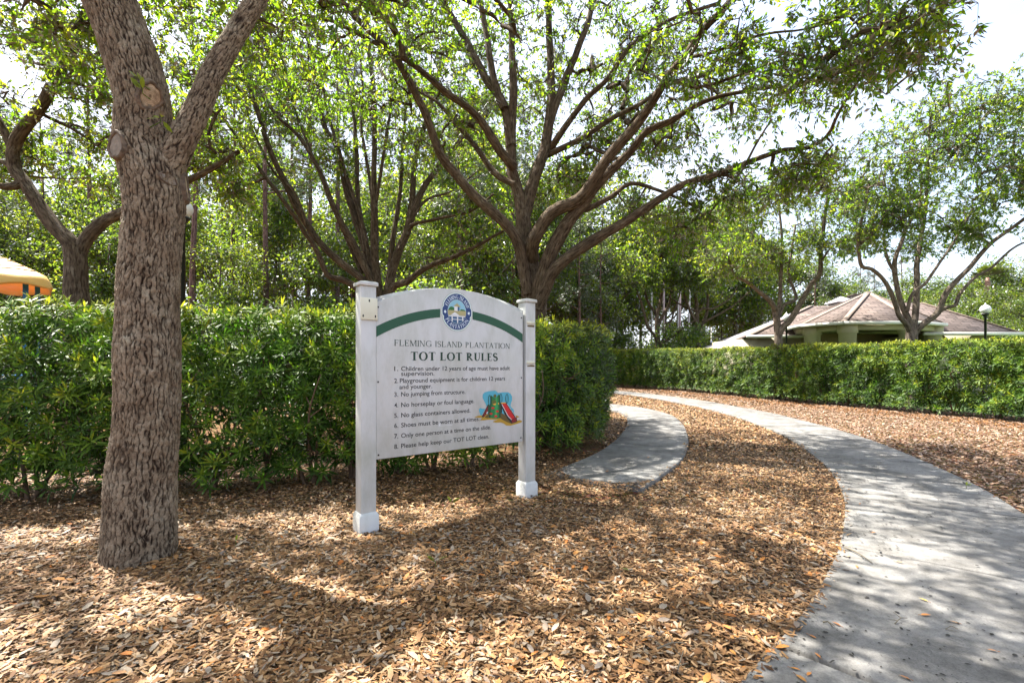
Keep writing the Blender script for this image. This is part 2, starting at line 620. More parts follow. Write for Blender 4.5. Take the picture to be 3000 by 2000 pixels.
def axis(a, near0, near1, step, b):
    left = -np.geomspace(1, 1 + (near0 - a), 14)[::-1] + 1 + near0
    right = np.geomspace(1, 1 + (b - near1), 14) - 1 + near1
    return np.unique(np.round(np.concatenate([left, np.arange(near0, near1, step), right]), 4))


M['soil'] = groundmat()
gx, gy = axis(-500, -9, 13, 0.22, 500), axis(-120, 0, 18, 0.22, 900)
GX, GY = np.meshgrid(gx, gy)
Vg = np.c_[GX.ravel(), GY.ravel(), ground_z(GX.ravel(), GY.ravel())]
far = (np.abs(Vg[:, 0]) > 40) | (Vg[:, 1] > 60)
Vg[far, 2] = -0.01
i, j = np.meshgrid(np.arange(len(gx) - 1), np.arange(len(gy) - 1))
a = (j * len(gx) + i).ravel()
g_o = obj('ground', mesh_np('ground', Vg, np.c_[a, a + 1, a + 1 + len(gx), a + len(gx)], M['soil'], None, True))
tag(g_o, 'brown mulch covered ground under the oaks', kind='structure')

# lawn behind the right-hand hedge
m_lawn = plain('lawn_grass', (.075, .13, .03), 0.95, 0.45, 3, bump=0.6, bscale=120)
lw = np.array([(14.5, 7.5, .02), (60, 7.5, .02), (60, 34, .02), (8.5, 34, .02), (9.6, 29.5, .02), (11.5, 22, .02), (13, 14.5, .02)])
tag(obj('lawn', mesh_np('lawn', lw, np.array([range(7)]), m_lawn)), 'green lawn between the clipped hedge and the house', kind='structure')


# ------------------------------------------------------------------ concrete paths made of slabs
def concrete():
    m, t, b, o = newmat('concrete')
    tc = nd(t, 'TexCoord')
    mpn = nd(t, 'Mapping')
    mpn.inputs['Scale'].default_value = (1, 1, .2)
    t.links.new(tc.outputs['Object'], mpn.inputs[0])
    n1 = nd(t, 'TexNoise', ins={'Scale': 2.2, 'Detail': 9.0, 'Roughness': 0.62})
    n2 = nd(t, 'TexNoise', ins={'Scale': 120.0, 'Detail': 3.0})
    n3 = nd(t, 'TexNoise', ins={'Scale': 9.0, 'Detail': 6.0, 'Roughness': 0.7})
    for n in (n1, n2, n3):
        t.links.new(mpn.outputs[0], n.inputs['Vector'])
    r = ramp(t, [(0.30, (.082, .077, .069)), (0.45, (.148, .141, .131)), (0.62, (.215, .207, .194))])
    t.links.new(n1.outputs[0], r.inputs[0])
    r3 = ramp(t, [(0.34, (.58, .57, .55)), (0.55, (1, 1, 1))])
    t.links.new(n3.outputs[0], r3.inputs[0])
    mx = nd(t, 'MixRGB', blend_type='MULTIPLY', ins={0: 0.8})
    t.links.new(r.outputs[0], mx.inputs[1])
    t.links.new(r3.outputs[0], mx.inputs[2])
    r2 = ramp(t, [(0.30, (.55, .55, .55)), (0.5, (1, 1, 1)), (0.72, (1.18, 1.18, 1.18))])
    t.links.new(n2.outputs[0], r2.inputs[0])
    mx2 = nd(t, 'MixRGB', blend_type='MULTIPLY', ins={0: 0.55})
    t.links.new(mx.outputs[0], mx2.inputs[1])
    t.links.new(r2.outputs[0], mx2.inputs[2])
    t.links.new(mx2.outputs[0], b.inputs['Base Color'])
    b.inputs['Roughness'].default_value = 0.85
    b.inputs['Specular IOR Level'].default_value = 0.3
    bm = nd(t, 'Bump', ins={'Strength': 0.35, 'Distance': 0.004})
    t.links.new(n2.outputs[0], bm.inputs['Height'])
    t.links.new(bm.outputs[0], b.inputs['Normal'])
    return m


M['concrete'] = concrete()
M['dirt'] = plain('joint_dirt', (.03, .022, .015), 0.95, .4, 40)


def strip(edge, width, side):
    """edge polyline (world xy); returns dense left/right edges; side=+1: width lies right of the walking direction"""
    E_ = catmull(np.c_[np.asarray(edge, float), np.zeros(len(edge))], 0.12)[:, :2]
    T = norm(np.gradient(E_, axis=0))
    for _ in range(6):
        T[1:-1] = norm(T[:-2] + T[1:-1] * 2 + T[2:])
    N = np.c_[T[:, 1], -T[:, 0]] * side
    return E_, E_ + N * width


def slabs(name, label, edge, width, side, joints, top, parent_kind='structure'):
    A, B = strip(edge, width, side)
    s = np.concatenate([[0], np.cumsum(np.linalg.norm(np.diff(A, axis=0), axis=1))])
    root = bpy.data.objects.new(name, None)
    COL.objects.link(root)
    tag(root, label, kind=parent_kind)
    cuts = [0.0] + list(joints) + [s[-1]]
    ins = 0.011
    for c0, c1 in zip(cuts[:-1], cuts[1:]):
        c0, c1 = c0 + 0.020, c1 - 0.020
        q = np.linspace(c0, c1, max(2, int((c1 - c0) / 0.16)))
        a_ = np.c_[np.interp(q, s, A[:, 0]), np.interp(q, s, A[:, 1])]
        b_ = np.c_[np.interp(q, s, B[:, 0]), np.interp(q, s, B[:, 1])]
        ring = np.vstack([a_, b_[::-1]])
        k = len(ring)
        cen = ring.mean(0)
        # inward offset for the rounded edge
        tn = norm(np.roll(ring, -1, 0) - np.roll(ring, 1, 0))
        nn = np.c_[-tn[:, 1], tn[:, 0]]
        sgn = np.sign(np.sum((cen - ring) * nn, 1).sum())
        inr = ring + nn * sgn * ins
        tz = top + 0.003 * rng.normal()
        V = np.vstack([np.c_[ring, np.full(k, -0.08)], np.c_[ring, np.full(k, tz - .010)], np.c_[ring + nn * sgn * ins * .35, np.full(k, tz - .003)], np.c_[inr, np.full(k, tz)]])
        F = []
        for l in range(3):
            for i_ in range(k):
                j_ = (i_ + 1) % k
                F.append((l * k + i_, l * k + j_, (l + 1) * k + j_, (l + 1) * k + i_))
        h = k // 2
        top_f = [(3 * k + i_, 3 * k + i_ + 1, 3 * k + k - 2 - i_, 3 * k + k - 1 - i_) for i_ in range(h - 1)]
        obj('slab', mesh_np('slab', V, np.array(F + top_f), M['concrete']), root)
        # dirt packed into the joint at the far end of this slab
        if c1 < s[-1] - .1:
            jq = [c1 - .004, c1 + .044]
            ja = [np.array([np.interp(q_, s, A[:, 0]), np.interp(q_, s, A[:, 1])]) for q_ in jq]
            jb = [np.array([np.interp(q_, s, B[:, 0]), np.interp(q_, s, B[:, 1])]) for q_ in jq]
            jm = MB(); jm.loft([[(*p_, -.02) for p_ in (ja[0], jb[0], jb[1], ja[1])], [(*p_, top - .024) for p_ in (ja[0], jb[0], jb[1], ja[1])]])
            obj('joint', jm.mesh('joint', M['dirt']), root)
    return A, B


mp = [(-1.6, 0.15), (-0.4, 0.85), (0.42, 1.52), (1.02, 2.10), (1.47, 2.51), (1.87, 2.92), (2.42, 3.55), (3.02, 4.34), (3.55, 5.13), (4.26, 6.49), (5.2, 9.0), (5.75, 11.6), (6.05, 14.6), (5.9, 18.5), (5.3, 21.8), (4.0, 25.0), (1.6, 28.0), (-2, 30)]
MPW = 1.38
Am, Bm = strip(mp, MPW, 1)
sm = np.concatenate([[0], np.cumsum(np.linalg.norm(np.diff(Am, axis=0), axis=1))])
js = [float(sm[np.argmin(np.sum((Am - np.array(p)) ** 2, 1))]) for p in ((0.0, 1.2), (1.26, 2.33), (2.48, 3.62), (3.5, 5.0), (4.58, 7.2), (5.2, 9.0), (5.65, 11.0), (5.95, 13.0), (6.05, 15.0), (5.95, 17.0), (5.7, 19.5), (5.2, 22.0))]
slabs('footpath', 'curving grey concrete footpath on the right', mp, MPW, 1, js, 0.030)
sp = [(1.42, 5.20), (2.30, 6.60), (2.84, 7.75), (3.26, 8.85), (3.86, 10.8), (4.25, 12.8), (4.15, 14.6), (3.5, 16.2), (2.3, 17.5), (0.5, 18.6)]
SPW = 1.22
As, Bs = strip(sp, SPW, -1)
ss = np.concatenate([[0], np.cumsum(np.linalg.norm(np.diff(As, axis=0), axis=1))])
js2 = [float(ss[np.argmin(np.sum((As - np.array(p)) ** 2, 1))]) for p in ((2.84, 7.75), (3.7, 10.2), (4.22, 12.5), (3.9, 15.2))]
slabs('side_path', 'short grey concrete side path beside the hedge end', sp, SPW, -1, js2, 0.058)


def path_depth(P, A, B, width):
    """metres inside the slab edge (negative outside)"""
    C = ((A + B) / 2)[::2]
    out = np.zeros(len(P))
    for k in range(0, len(P), 20000):
        out[k:k + 20000] = width / 2 - np.sqrt(np.min(((P[k:k + 20000, None, :] - C[None]) ** 2).sum(-1), 1))
    return out


def in_path(P, A, B, width, margin=0.0):
    C = (A + B) / 2
    C = C[::2]
    out = np.zeros(len(P), bool)
    for k in range(0, len(P), 20000):
        d = np.min(((P[k:k + 20000, None, :] - C[None]) ** 2).sum(-1), 1)
        out[k:k + 20000] = d < (width / 2 + margin) ** 2
    return out


# ------------------------------------------------------------------ leaf litter
HEDGE_R = [(13.6, 7.6), (12.5, 10.6), (11.5, 13.6), (10.55, 17.3), (9.75, 21.0), (8.7, 25.2), (7.0, 28.8), (4.6, 31.5)]


def litter(n, region, r, Lr, mat, name, label, hmax=0.028, keep_path=0.0, wr=(.28, .48), tilt=0.28, six=True, vf=None, ok=None, chip=False):
    x0, x1, y0, y1 = region
    # equal areas, then thinned outside the view
    X, Y = r.uniform(x0, x1, n), r.uniform(y0, y1, n)
    P = np.c_[X, Y]
    keep = (np.abs(X) < 1.12 * Y + 1.6)
    if ok is not None:
        keep &= ok(P)
    P = P[keep]
    dep = np.maximum(path_depth(P, Am, Bm, MPW), path_depth(P, As[5:], Bs[5:], SPW))
    jit = r.random(len(P))
    P = P[(dep < 0) | (jit < np.maximum(keep_path, .5 * np.exp(-np.maximum(dep, 0) / .022) * (.5 + .9 * vnoise(P * 2.2, 14))))]
    n = len(P)
    z = ground_z(P[:, 0], P[:, 1]) + 0.004 + hmax * r.random(n) ** 1.3
    inp = in_path(P, Am, Bm, MPW)
    ins_ = in_path(P, As, Bs, SPW)
    z = np.where(inp, 0.036 + .004 * r.random(n), z)
    z = np.where(ins_, 0.064 + .004 * r.random(n), z)
    ang = r.uniform(0, 2 * np.pi, n)
    tl = r.normal(size=n) * tilt
    D = np.c_[np.cos(ang) * np.cos(tl), np.sin(ang) * np.cos(tl), np.sin(tl)]
    U = norm(np.c_[r.normal(size=n) * tilt, r.normal(size=n) * tilt, np.ones(n)])
    L = r.uniform(Lr[0], Lr[1], n)
    Wd = L * r.uniform(wr[0], wr[1], n)
    v = vf(n, P) if vf else np.clip(r.beta(2.2, 2.2, n), 0, 1)
    C = np.c_[P, z] - D * L[:, None] * .5
    if chip:
        V, F, va = chips4(C, D, U, L, Wd, v)
    elif six:
        V, F, va = leaves6(C, D, U, L, Wd, v, r.uniform(-.02, .09, n))
    else:
        V, F, va = leaves4(C, D, U, L, Wd, v, 0.1)
    o = obj(name, mesh_np(name, V, F, M[mat], {'var': va}))
    tag(o, label, kind='stuff')
    return o


rl = np.random.default_rng(5)


def vwarm(n, P):
    v = np.clip(rl.beta(1.8, 1.8, n) * .92 + 0.13 * vnoise(P * 1.1, 8) + .06 * vnoise(P * 3.7, 9), 0, .93)
    o_ = rl.random(n)
    v = np.where(o_ > 0.98, rl.uniform(.95, 1, n), v)
    return v


left_of = lambda P: ~in_path(P, Am, Bm, MPW)
mainC = ((Am + Bm) / 2)[::2]


def right_side(P):
    """true where the point lies to the right of the main footpath"""
    out = np.zeros(len(P), bool)
    T = np.gradient(mainC, axis=0)
    for k in range(0, len(P), 20000):
        q = P[k:k + 20000]
        i_ = np.argmin(((q[:, None] - mainC[None]) ** 2).sum(-1), 1)
        d = q - mainC[i_]
        out[k:k + 20000] = T[i_, 0] * d[:, 1] - T[i_, 1] * d[:, 0] < 0
    return out


lbl = 'dry fallen leaves and wood chips covering the mulch bed'
litter(52000, (-4.6, 3.0, 1.6, 3.6), rl, (.030, .060), 'litter', 'leaf_litter', lbl + ' in the foreground', ok=lambda P: ~right_side(P), vf=vwarm, wr=(.20, .40), tilt=.22)
litter(9000, (-4.6, 3.0, 1.6, 4.2), rl, (.05, .082), 'litter', 'oak_leaves', 'whole dry oak leaves lying on top of the foreground mulch', ok=lambda P: ~right_side(P), wr=(.30, .46), tilt=.2, hmax=.036, vf=lambda n, P: np.where(rl.random(n) < .14, rl.uniform(.93, 1, n), np.where(rl.random(n) < .3, rl.uniform(.8, .92, n), rl.uniform(.12, .55, n))))
litter(112000, (-5.6, 3.6, 1.6, 4.6), rl, (.020, .052), 'litter', 'wood_chips', 'small tan wood chips strewn among the foreground leaves', wr=(.14, .32), ok=lambda P: ~right_side(P), vf=vwarm, chip=True, tilt=.22)
litter(90000, (-6.5, 5.2, 3.6, 7.6), rl, (.032, .066), 'litter', 'leaf_litter', lbl + ' round the sign', ok=lambda P: ~right_side(P), vf=vwarm, six=False, wr=(.26, .46), tilt=.22)
litter(26000, (1.5, 6.5, 7.6, 16), rl, (.045, .085), 'litter', 'leaf_litter', lbl + ' between the two paths', ok=lambda P: ~right_side(P), six=False, wr=(.36, .56), vf=vwarm)
litter(16000, (-3.0, 6.3, 15.5, 31), rl, (.08, .13), 'litter', 'leaf_litter', lbl + ' beyond the side path', ok=lambda P: ~right_side(P), six=False, wr=(.30, .5), vf=vwarm)
litter(76000, (2.2, 13.5, .8, 16), rl, (.04, .078), 'litter_cool', 'leaf_litter', lbl + ' between the footpath and the long hedge', ok=right_side, six=False, wr=(.36, .56))
litter(14000, (3.0, 12.0, 16, 31), rl, (.08, .13), 'litter_cool', 'leaf_litter', lbl + ' far along the long hedge', ok=right_side, six=False, wr=(.36, .56))


def near_hedge(P):
    H = catmull(np.c_[np.array(HEDGE_R), np.zeros(len(HEDGE_R))], .4)[:, :2] - np.array([.8, .15])
    d = np.min(((P[:, None] - H[None]) ** 2).sum(-1), 1)
    return (d < .95 ** 2) & (rl.random(len(P)) < np.exp(-d / .5))


litter(70000, (4.0, 13.0, 6.5, 31), rl, (.10, .19), 'straw', 'pine_straw', 'rust orange pine straw along the foot of the long hedge', wr=(.05, .09), ok=near_hedge, six=False, hmax=.04)

# dark flecks on the concrete
nfl = 3200
q = rl.choice(np.where(Am[:, 1] < 8)[0], nfl)
tt = rl.uniform(.03, .97, nfl)[:, None]
Pf = Am[q] * (1 - tt) + Bm[q] * tt + rl.normal(size=(nfl, 2)) * .03
dens = vnoise(Pf * .9, 21) + rl.normal(size=nfl) * .5
Pf = Pf[(Pf[:, 1] < 12) & (dens > -.45)]
n = len(Pf)
ang = rl.uniform(0, 6.28, n)
D = np.c_[np.cos(ang), np.sin(ang), np.zeros(n)]
Lf = (.006 + .018 * rl.random(n) ** 1.8) * (1 + .10 * Pf[:, 1])
V, F, va = leaves6(np.c_[Pf, np.full(n, .0385)], D, np.tile([0, 0, 1.0], (n, 1)), Lf, Lf * rl.uniform(.25, .7, n), rl.random(n), 0.05)
M['fleck'] = plain('dark_debris', (.022, .018, .014), 0.9)
tag(obj('path_debris', mesh_np('path_debris', V, F, M['fleck'])), 'tiny dark specks of debris scattered over the footpath', kind='stuff')

# ------------------------------------------------------------------ hedges
def shoot_template(r, n=14, L=(.11, .165), wd=.0175, seg=True, stem=.10):
    k = np.arange(n)
    h = stem * (k / (n - 1)) ** .8
    az = k * 2.399 + r.uniform(0, 6.28) + r.normal(size=n) * .25
    el = np.radians(np.interp(k / (n - 1), [0, .6, 1], [8, 30, 68]) + r.normal(size=n) * 9)
    l = r.uniform(L[0], L[1], n) * np.interp(k / (n - 1), [0, .5, 1], [.9, 1, .62])
    D = np.c_[np.cos(az) * np.cos(el), np.sin(az) * np.cos(el), np.sin(el)]
    C = np.c_[np.zeros(n), np.zeros(n), h - stem * .6]
    Z = np.tile([0, 0, 1.0], (n, 1))
    S = norm(np.cross(D, Z))
    N = np.cross(S, D)
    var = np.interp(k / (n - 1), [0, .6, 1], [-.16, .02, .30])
    l_, w_ = l[:, None], (wd * r.uniform(.85, 1.2, n))[:, None]
    dr = r.uniform(.06, .2, n)[:, None]
    m1 = C + D * l_ * .35 + N * l_ * .03
    m2 = C + D * l_ * .7 - N * l_ * dr * .35
    tip = C + D * l_ - N * l_ * dr
    if seg:
        V = np.stack([C, m1 + S * w_ * .5, m2 + S * w_ * .45, tip, m2 - S * w_ * .45, m1 - S * w_ * .5], 1).reshape(-1, 3)
        b = np.arange(n)[:, None] * 6
        F4 = b + np.array([1, 2, 4, 5])
        F3 = np.concatenate([b + np.array([0, 1, 5]), b + np.array([2, 3, 4])])
        return V, F4, F3, np.repeat(var, 6)
    mm = C + D * l_ * .5
    V = np.stack([C, mm + S * w_ * .62, tip, mm - S * w_ * .62], 1).reshape(-1, 3)
    b = np.arange(n)[:, None] * 4
    return V, (b + np.array([0, 1, 2, 3])), np.zeros((0, 3), int), np.repeat(var, 4)


def axes_for(A, r):
    n = len(A)
    ref = rdirs(n, r)
    X = norm(np.cross(A, ref))
    Yv = np.cross(A, X)
    return np.stack([X, Yv, A], axis=2)     # columns


def spread_shoots(tmpl, pos, ax, scale, var, r, name, mat, parent):
    VS, F4S, F3S, AS, n0 = [], [], [], [], 0
    R = axes_for(ax, r)
    which = r.integers(0, len(tmpl), len(pos))
    for k, (V, F4, F3, tv) in enumerate(tmpl):
        sel = np.where(which == k)[0]
        if not len(sel):
            continue
        W_ = np.einsum('nij,vj->nvi', R[sel], V) * scale[sel][:, None, None] + pos[sel][:, None, :]
        nv = len(V)
        off = (np.arange(len(sel)) * nv)[:, None, None] + n0
        F4S.append((F4[None] + off).reshape(-1, F4.shape[1]))
        if len(F3):
            F3S.append((F3[None] + off).reshape(-1, 3))
        AS.append(np.clip(var[sel][:, None] + tv[None], 0, 1).ravel())
        VS.append(W_.reshape(-1, 3))
        n0 += len(sel) * nv
    fs = [np.concatenate(F4S)] + ([np.concatenate(F3S)] if F3S else [])
    o = wobj(name, np.concatenate(VS), fs, mat, parent, {'var': np.concatenate(AS)})
    o['kind'] = 'stuff'
    return o


def hedge(name, label, front, thick, H, r, dens, tmpl, tmpl_in, inner, single, stems, lump=.10, scale=1.0, seed=0, back=0.35):
    """front: polyline of the face towards the camera (walking so that the body lies on the left)"""
    Fp = catmull(np.c_[np.asarray(front, float), np.zeros(len(front))], .1)[:, :2]
    T = norm(np.gradient(Fp, axis=0))
    for _ in range(8):
        T[1:-1] = norm(T[:-2] + T[1:-1] * 2 + T[2:])
    Nf = np.c_[T[:, 1], -T[:, 0]]                 # outwards, to the right of the walk
    s = np.concatenate([[0], np.cumsum(np.linalg.norm(np.diff(Fp, axis=0), axis=1))])
    Ltot = s[-1]
    root = thing(name, label, 'hedge', (float(Fp[len(Fp) // 2, 0] - Nf[len(Fp) // 2, 0] * thick / 2), float(Fp[len(Fp) // 2, 1] - Nf[len(Fp) // 2, 1] * thick / 2), 0))
    Hs = lambda q: np.interp(q, np.linspace(0, Ltot, len(H)), H)

    def put(q, dep, z):
        x = np.interp(q, s, Fp[:, 0]); y = np.interp(q, s, Fp[:, 1])
        nx = np.interp(q, s, Nf[:, 0]); ny = np.interp(q, s, Nf[:, 1])
        return np.c_[x - nx * dep, y - ny * dep, z], np.c_[nx, ny, np.zeros(len(q))], np.c_[ny * -1, nx, np.zeros(len(q))]

    P, A, Va, kind = [], [], [], []

    def face(n, depth_fn, z_fn, tilt, lay):
        q = r.uniform(0, Ltot, n)
        hh = Hs(q)
        d, z = depth_fn(n), z_fn(n) * hh
        base, nf, tv = put(q, d, z)
        ln = lump * vnoise(np.c_[q * 1.6, z * 2.0], seed + 3) + lump * .7 * vnoise(np.c_[q * 4.1, z * 4.0], seed + 4)
        if lay == 'front':
            base = base + nf * (ln - .04 + .10 * np.minimum(0, z / hh - .5))[:, None]
            ax = nf * 1.0 + np.array([0, 0, .55]) + rdirs(n, r) * .45
        elif lay == 'top':
            base[:, 2] += ln * .6
            ax = np.array([0, 0, 1.0]) + nf * .15 + rdirs(n, r) * .4
        elif lay == 'back':
            ax = -nf + np.array([0, 0, .5]) + rdirs(n, r) * .45
        else:
            ax = nf * .6 + np.array([0, 0, .5]) + rdirs(n, r) * .7
        v = .42 + .28 * (z / hh) ** 5 + .18 * vnoise(np.c_[q * 1.1, z * 1.3], seed + 7) + r.normal(size=n) * .16  # tint rises with height: new growth, plus sunlight put into the colour
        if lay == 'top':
            v = v + .20  # top shoots tinted paler still, as new growth and as if sunlit
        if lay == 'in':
            v = v - .22  # inner leaves tinted darker: depth shade put into the colour
        P.append(base); A.append(norm(ax)); Va.append(np.clip(v, .02, .95)); kind.append(np.full(n, lay))

    a_front = Ltot * np.mean(H)
    face(int(a_front * dens), lambda n: r.uniform(-.05, .10, n), lambda n: r.uniform(.07, .985, n) ** .95, .5, 'front')
    face(int(Ltot * thick * dens * .8), lambda n: r.uniform(0, thick, n), lambda n: r.uniform(.965, 1.0, n), .5, 'top')
    face(int(a_front * dens * back), lambda n: r.uniform(thick - .12, thick, n), lambda n: r.uniform(.1, .98, n), .5, 'back')
    n_out = sum(len(p) for p in P)
    P0, A0, V0, K0 = map(np.concatenate, (P, A, Va, kind))
    # the far/near ends are closed with shoots too
    for e, q in ((0, 0.0), (1, Ltot)):
        n = int(thick * np.mean(H) * dens)
        b, nf, tv = put(np.full(n, q), r.uniform(0, thick, n), r.uniform(.07, .98, n) * Hs(q))
        t_ = np.c_[-nf[:, 1], nf[:, 0], np.zeros(n)] * (1 if e else -1)
        P0 = np.vstack([P0, b + t_ * r.uniform(-.05, .1, n)[:, None]])
        A0 = np.vstack([A0, norm(t_ + np.array([0, 0, .5]) + rdirs(n, r) * .45)])
        V0 = np.r_[V0, np.clip(.38 + r.normal(size=n) * .1, 0, 1)]
        K0 = np.r_[K0, np.full(n, 'end')]
    sc = r.uniform(.8, 1.2, len(P0)) * scale
    # the shoots that show largest are parts of their own
    d = np.linalg.norm(P0 - np.array([0, 0, CH]), axis=1) + np.where((K0 == 'front') | (K0 == 'top'), 0, 50) + np.where(np.abs(P0[:, 0]) > 1.05 * P0[:, 1], 50, 0)
    own = np.argsort(d)[:single]
    rest = np.setdiff1d(np.arange(len(P0)), own)
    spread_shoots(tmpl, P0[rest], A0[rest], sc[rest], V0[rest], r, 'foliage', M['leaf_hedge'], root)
    bank = []
    for k in range(6):
        V, F4, F3, tv = tmpl[k % len(tmpl)]
        for dv in (.30, .48, .70):
            bank.append(mesh_np('shoot', V, [f for f in (F4, F3) if len(f)], M['leaf_hedge'], {'var': np.clip(tv + dv, 0, 1)}))
    R = axes_for(A0[own], r)
    rl_ = np.array(root.location)
    for n_, i_ in enumerate(own):
        lvl = int(np.argmin(np.abs(np.array([.30, .48, .70]) - V0[i_])))
        o = bpy.data.objects.new('shoot', bank[int(r.integers(0, 6)) * 3 + lvl])
        COL.objects.link(o)
        o.parent = root
        mt = Matrix([[*(R[n_][0] * sc[i_]), P0[i_][0] - rl_[0]], [*(R[n_][1] * sc[i_]), P0[i_][1] - rl_[1]], [*(R[n_][2] * sc[i_]), P0[i_][2]], [0, 0, 0, 1]])
        o.matrix_local = mt
    # inner leaves and woody stems
    P.clear(); A.clear(); Va.clear(); kind.clear()
    face(int(a_front * inner), lambda n: r.uniform(.10, thick - .1, n), lambda n: r.uniform(.10, .96, n), .5, 'in')
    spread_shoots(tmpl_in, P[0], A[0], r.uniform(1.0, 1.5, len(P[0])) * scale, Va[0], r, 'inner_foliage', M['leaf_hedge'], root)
    for q in np.arange(.25, Ltot, stems):
        b, nf, tv = put(np.array([q]), np.array([thick * r.uniform(.3, .7)]), np.array([0.0]))
        b, nf = b[0], nf[0]
        paths = []
        for k in range(4):
            dr = norm(np.r_[rdirs(1, r)[0][:2] * .45, 1.0])
            h_ = Hs(q) * r.uniform(.55, .85)
            pts = np.array([b + np.r_[rdirs(1, r)[0][:2] * .05, -.03], b + dr * h_ * .4 + rdirs(1, r)[0] * .06, b + dr * h_ * .75 + rdirs(1, r)[0] * .1, b + dr * h_])
            pts = catmull(pts, .15)
            paths.append((pts, np.linspace(.022, .006, len(pts))))
            for _ in range(3):
                i0 = r.integers(2, len(pts) - 1)
                dd = norm(nf * r.uniform(-.6, 1) + np.array([0, 0, .5]) + rdirs(1, r)[0] * .6)
                pp = np.array([pts[i0], pts[i0] + dd * .18 + rdirs(1, r)[0] * .03, pts[i0] + dd * .4])
                paths.append((pp, np.array([.008, .006, .003])))
        V, F, B = tubes(paths, 5)
        wobj('stem', V, F, M['stem'], root, None, True)
    return root


rh = np.random.default_rng(21)
tm_near = [shoot_template(rh, 15) for _ in range(6)]
tm_in = [shoot_template(rh, 9, (.10, .15), .014, False) for _ in range(4)]
tm_far = [shoot_template(rh, 12, (.11, .17), .021, False) for _ in range(6)]
HEDGE_L = [(-9.5, 3.9), (-8, 4.05), (-6.5, 4.25), (-4.9, 4.52), (-2.8, 4.95), (-1.5, 5.4), (-.4, 6.0), (.35, 6.6), (1.1, 7.4), (1.72, 8.7), (2.02, 10.2), (1.98, 11.8), (1.6, 13.2)]
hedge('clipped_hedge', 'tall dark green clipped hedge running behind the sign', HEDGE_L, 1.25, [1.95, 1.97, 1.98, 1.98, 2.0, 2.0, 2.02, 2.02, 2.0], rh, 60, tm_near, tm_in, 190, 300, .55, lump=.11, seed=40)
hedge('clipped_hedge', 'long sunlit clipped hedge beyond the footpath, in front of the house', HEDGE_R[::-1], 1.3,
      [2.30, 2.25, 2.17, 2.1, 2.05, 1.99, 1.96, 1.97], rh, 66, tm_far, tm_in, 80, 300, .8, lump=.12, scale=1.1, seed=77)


# ------------------------------------------------------------------ the big oak in the foreground
def barkmat_real():
    m, t, b, o = newmat('furrowed_bark')
    b.inputs['Roughness'].default_value = 0.92
    b.inputs['Specular IOR Level'].default_value = 0.15
    a = nd(t, 'Attribute', attribute_name='plate')
    c = nd(t, 'Attribute', attribute_name='bark')
    n = nd(t, 'TexNoise', ins={'Scale': 7.0, 'Detail': 8.0, 'Roughness': 0.7})
    n2 = nd(t, 'TexNoise', ins={'Scale': 90.0, 'Detail': 5.0, 'Roughness': 0.7})
    for q_ in (n, n2):
        t.links.new(c.outputs['Vector'], q_.inputs['Vector'])
    r = ramp(t, [(0.28, (.12, .083, .053)), (0.45, (.205, .153, .105)), (0.6, (.285, .232, .168)), (0.75, (.34, .318, .245))])
    t.links.new(n.outputs[0], r.inputs[0])
    rf = ramp(t, [(0.3, (.55, .55, .55)), (0.65, (1.15, 1.15, 1.15))])
    t.links.new(n2.outputs[0], rf.inputs[0])
    mm = nd(t, 'MixRGB', blend_type='MULTIPLY', ins={0: 0.9})
    t.links.new(r.outputs[0], mm.inputs[1])
    t.links.new(rf.outputs[0], mm.inputs[2])
    rp_ = ramp(t, [(0.45, (.70, .68, .66)), (0.75, (1, 1, 1)), (1.0, (1.22, 1.22, 1.2))])
    t.links.new(a.outputs['Fac'], rp_.inputs[0])
    mm2 = nd(t, 'MixRGB', blend_type='MULTIPLY', ins={0: 1.0})
    t.links.new(mm.outputs[0], mm2.inputs[1])
    t.links.new(rp_.outputs[0], mm2.inputs[2])
    mm = mm2
    cr = ramp(t, [(0.15, (0, 0, 0)), (0.72, (1, 1, 1))])
    t.links.new(a.outputs['Fac'], cr.inputs[0])
    mx = nd(t, 'MixRGB', ins={1: (.026, .017, .012, 1)})
    t.links.new(cr.outputs[0], mx.inputs[0])
    t.links.new(mm.outputs[0], mx.inputs[2])
    t.links.new(mx.outputs[0], b.inputs['Base Color'])
    bm = nd(t, 'Bump', ins={'Strength': 0.7, 'Distance': 0.006})
    t.links.new(n2.outputs[0], bm.inputs['Height'])
    t.links.new(bm.outputs[0], b.inputs['Normal'])
    return m


M['bark_real'] = barkmat_real()


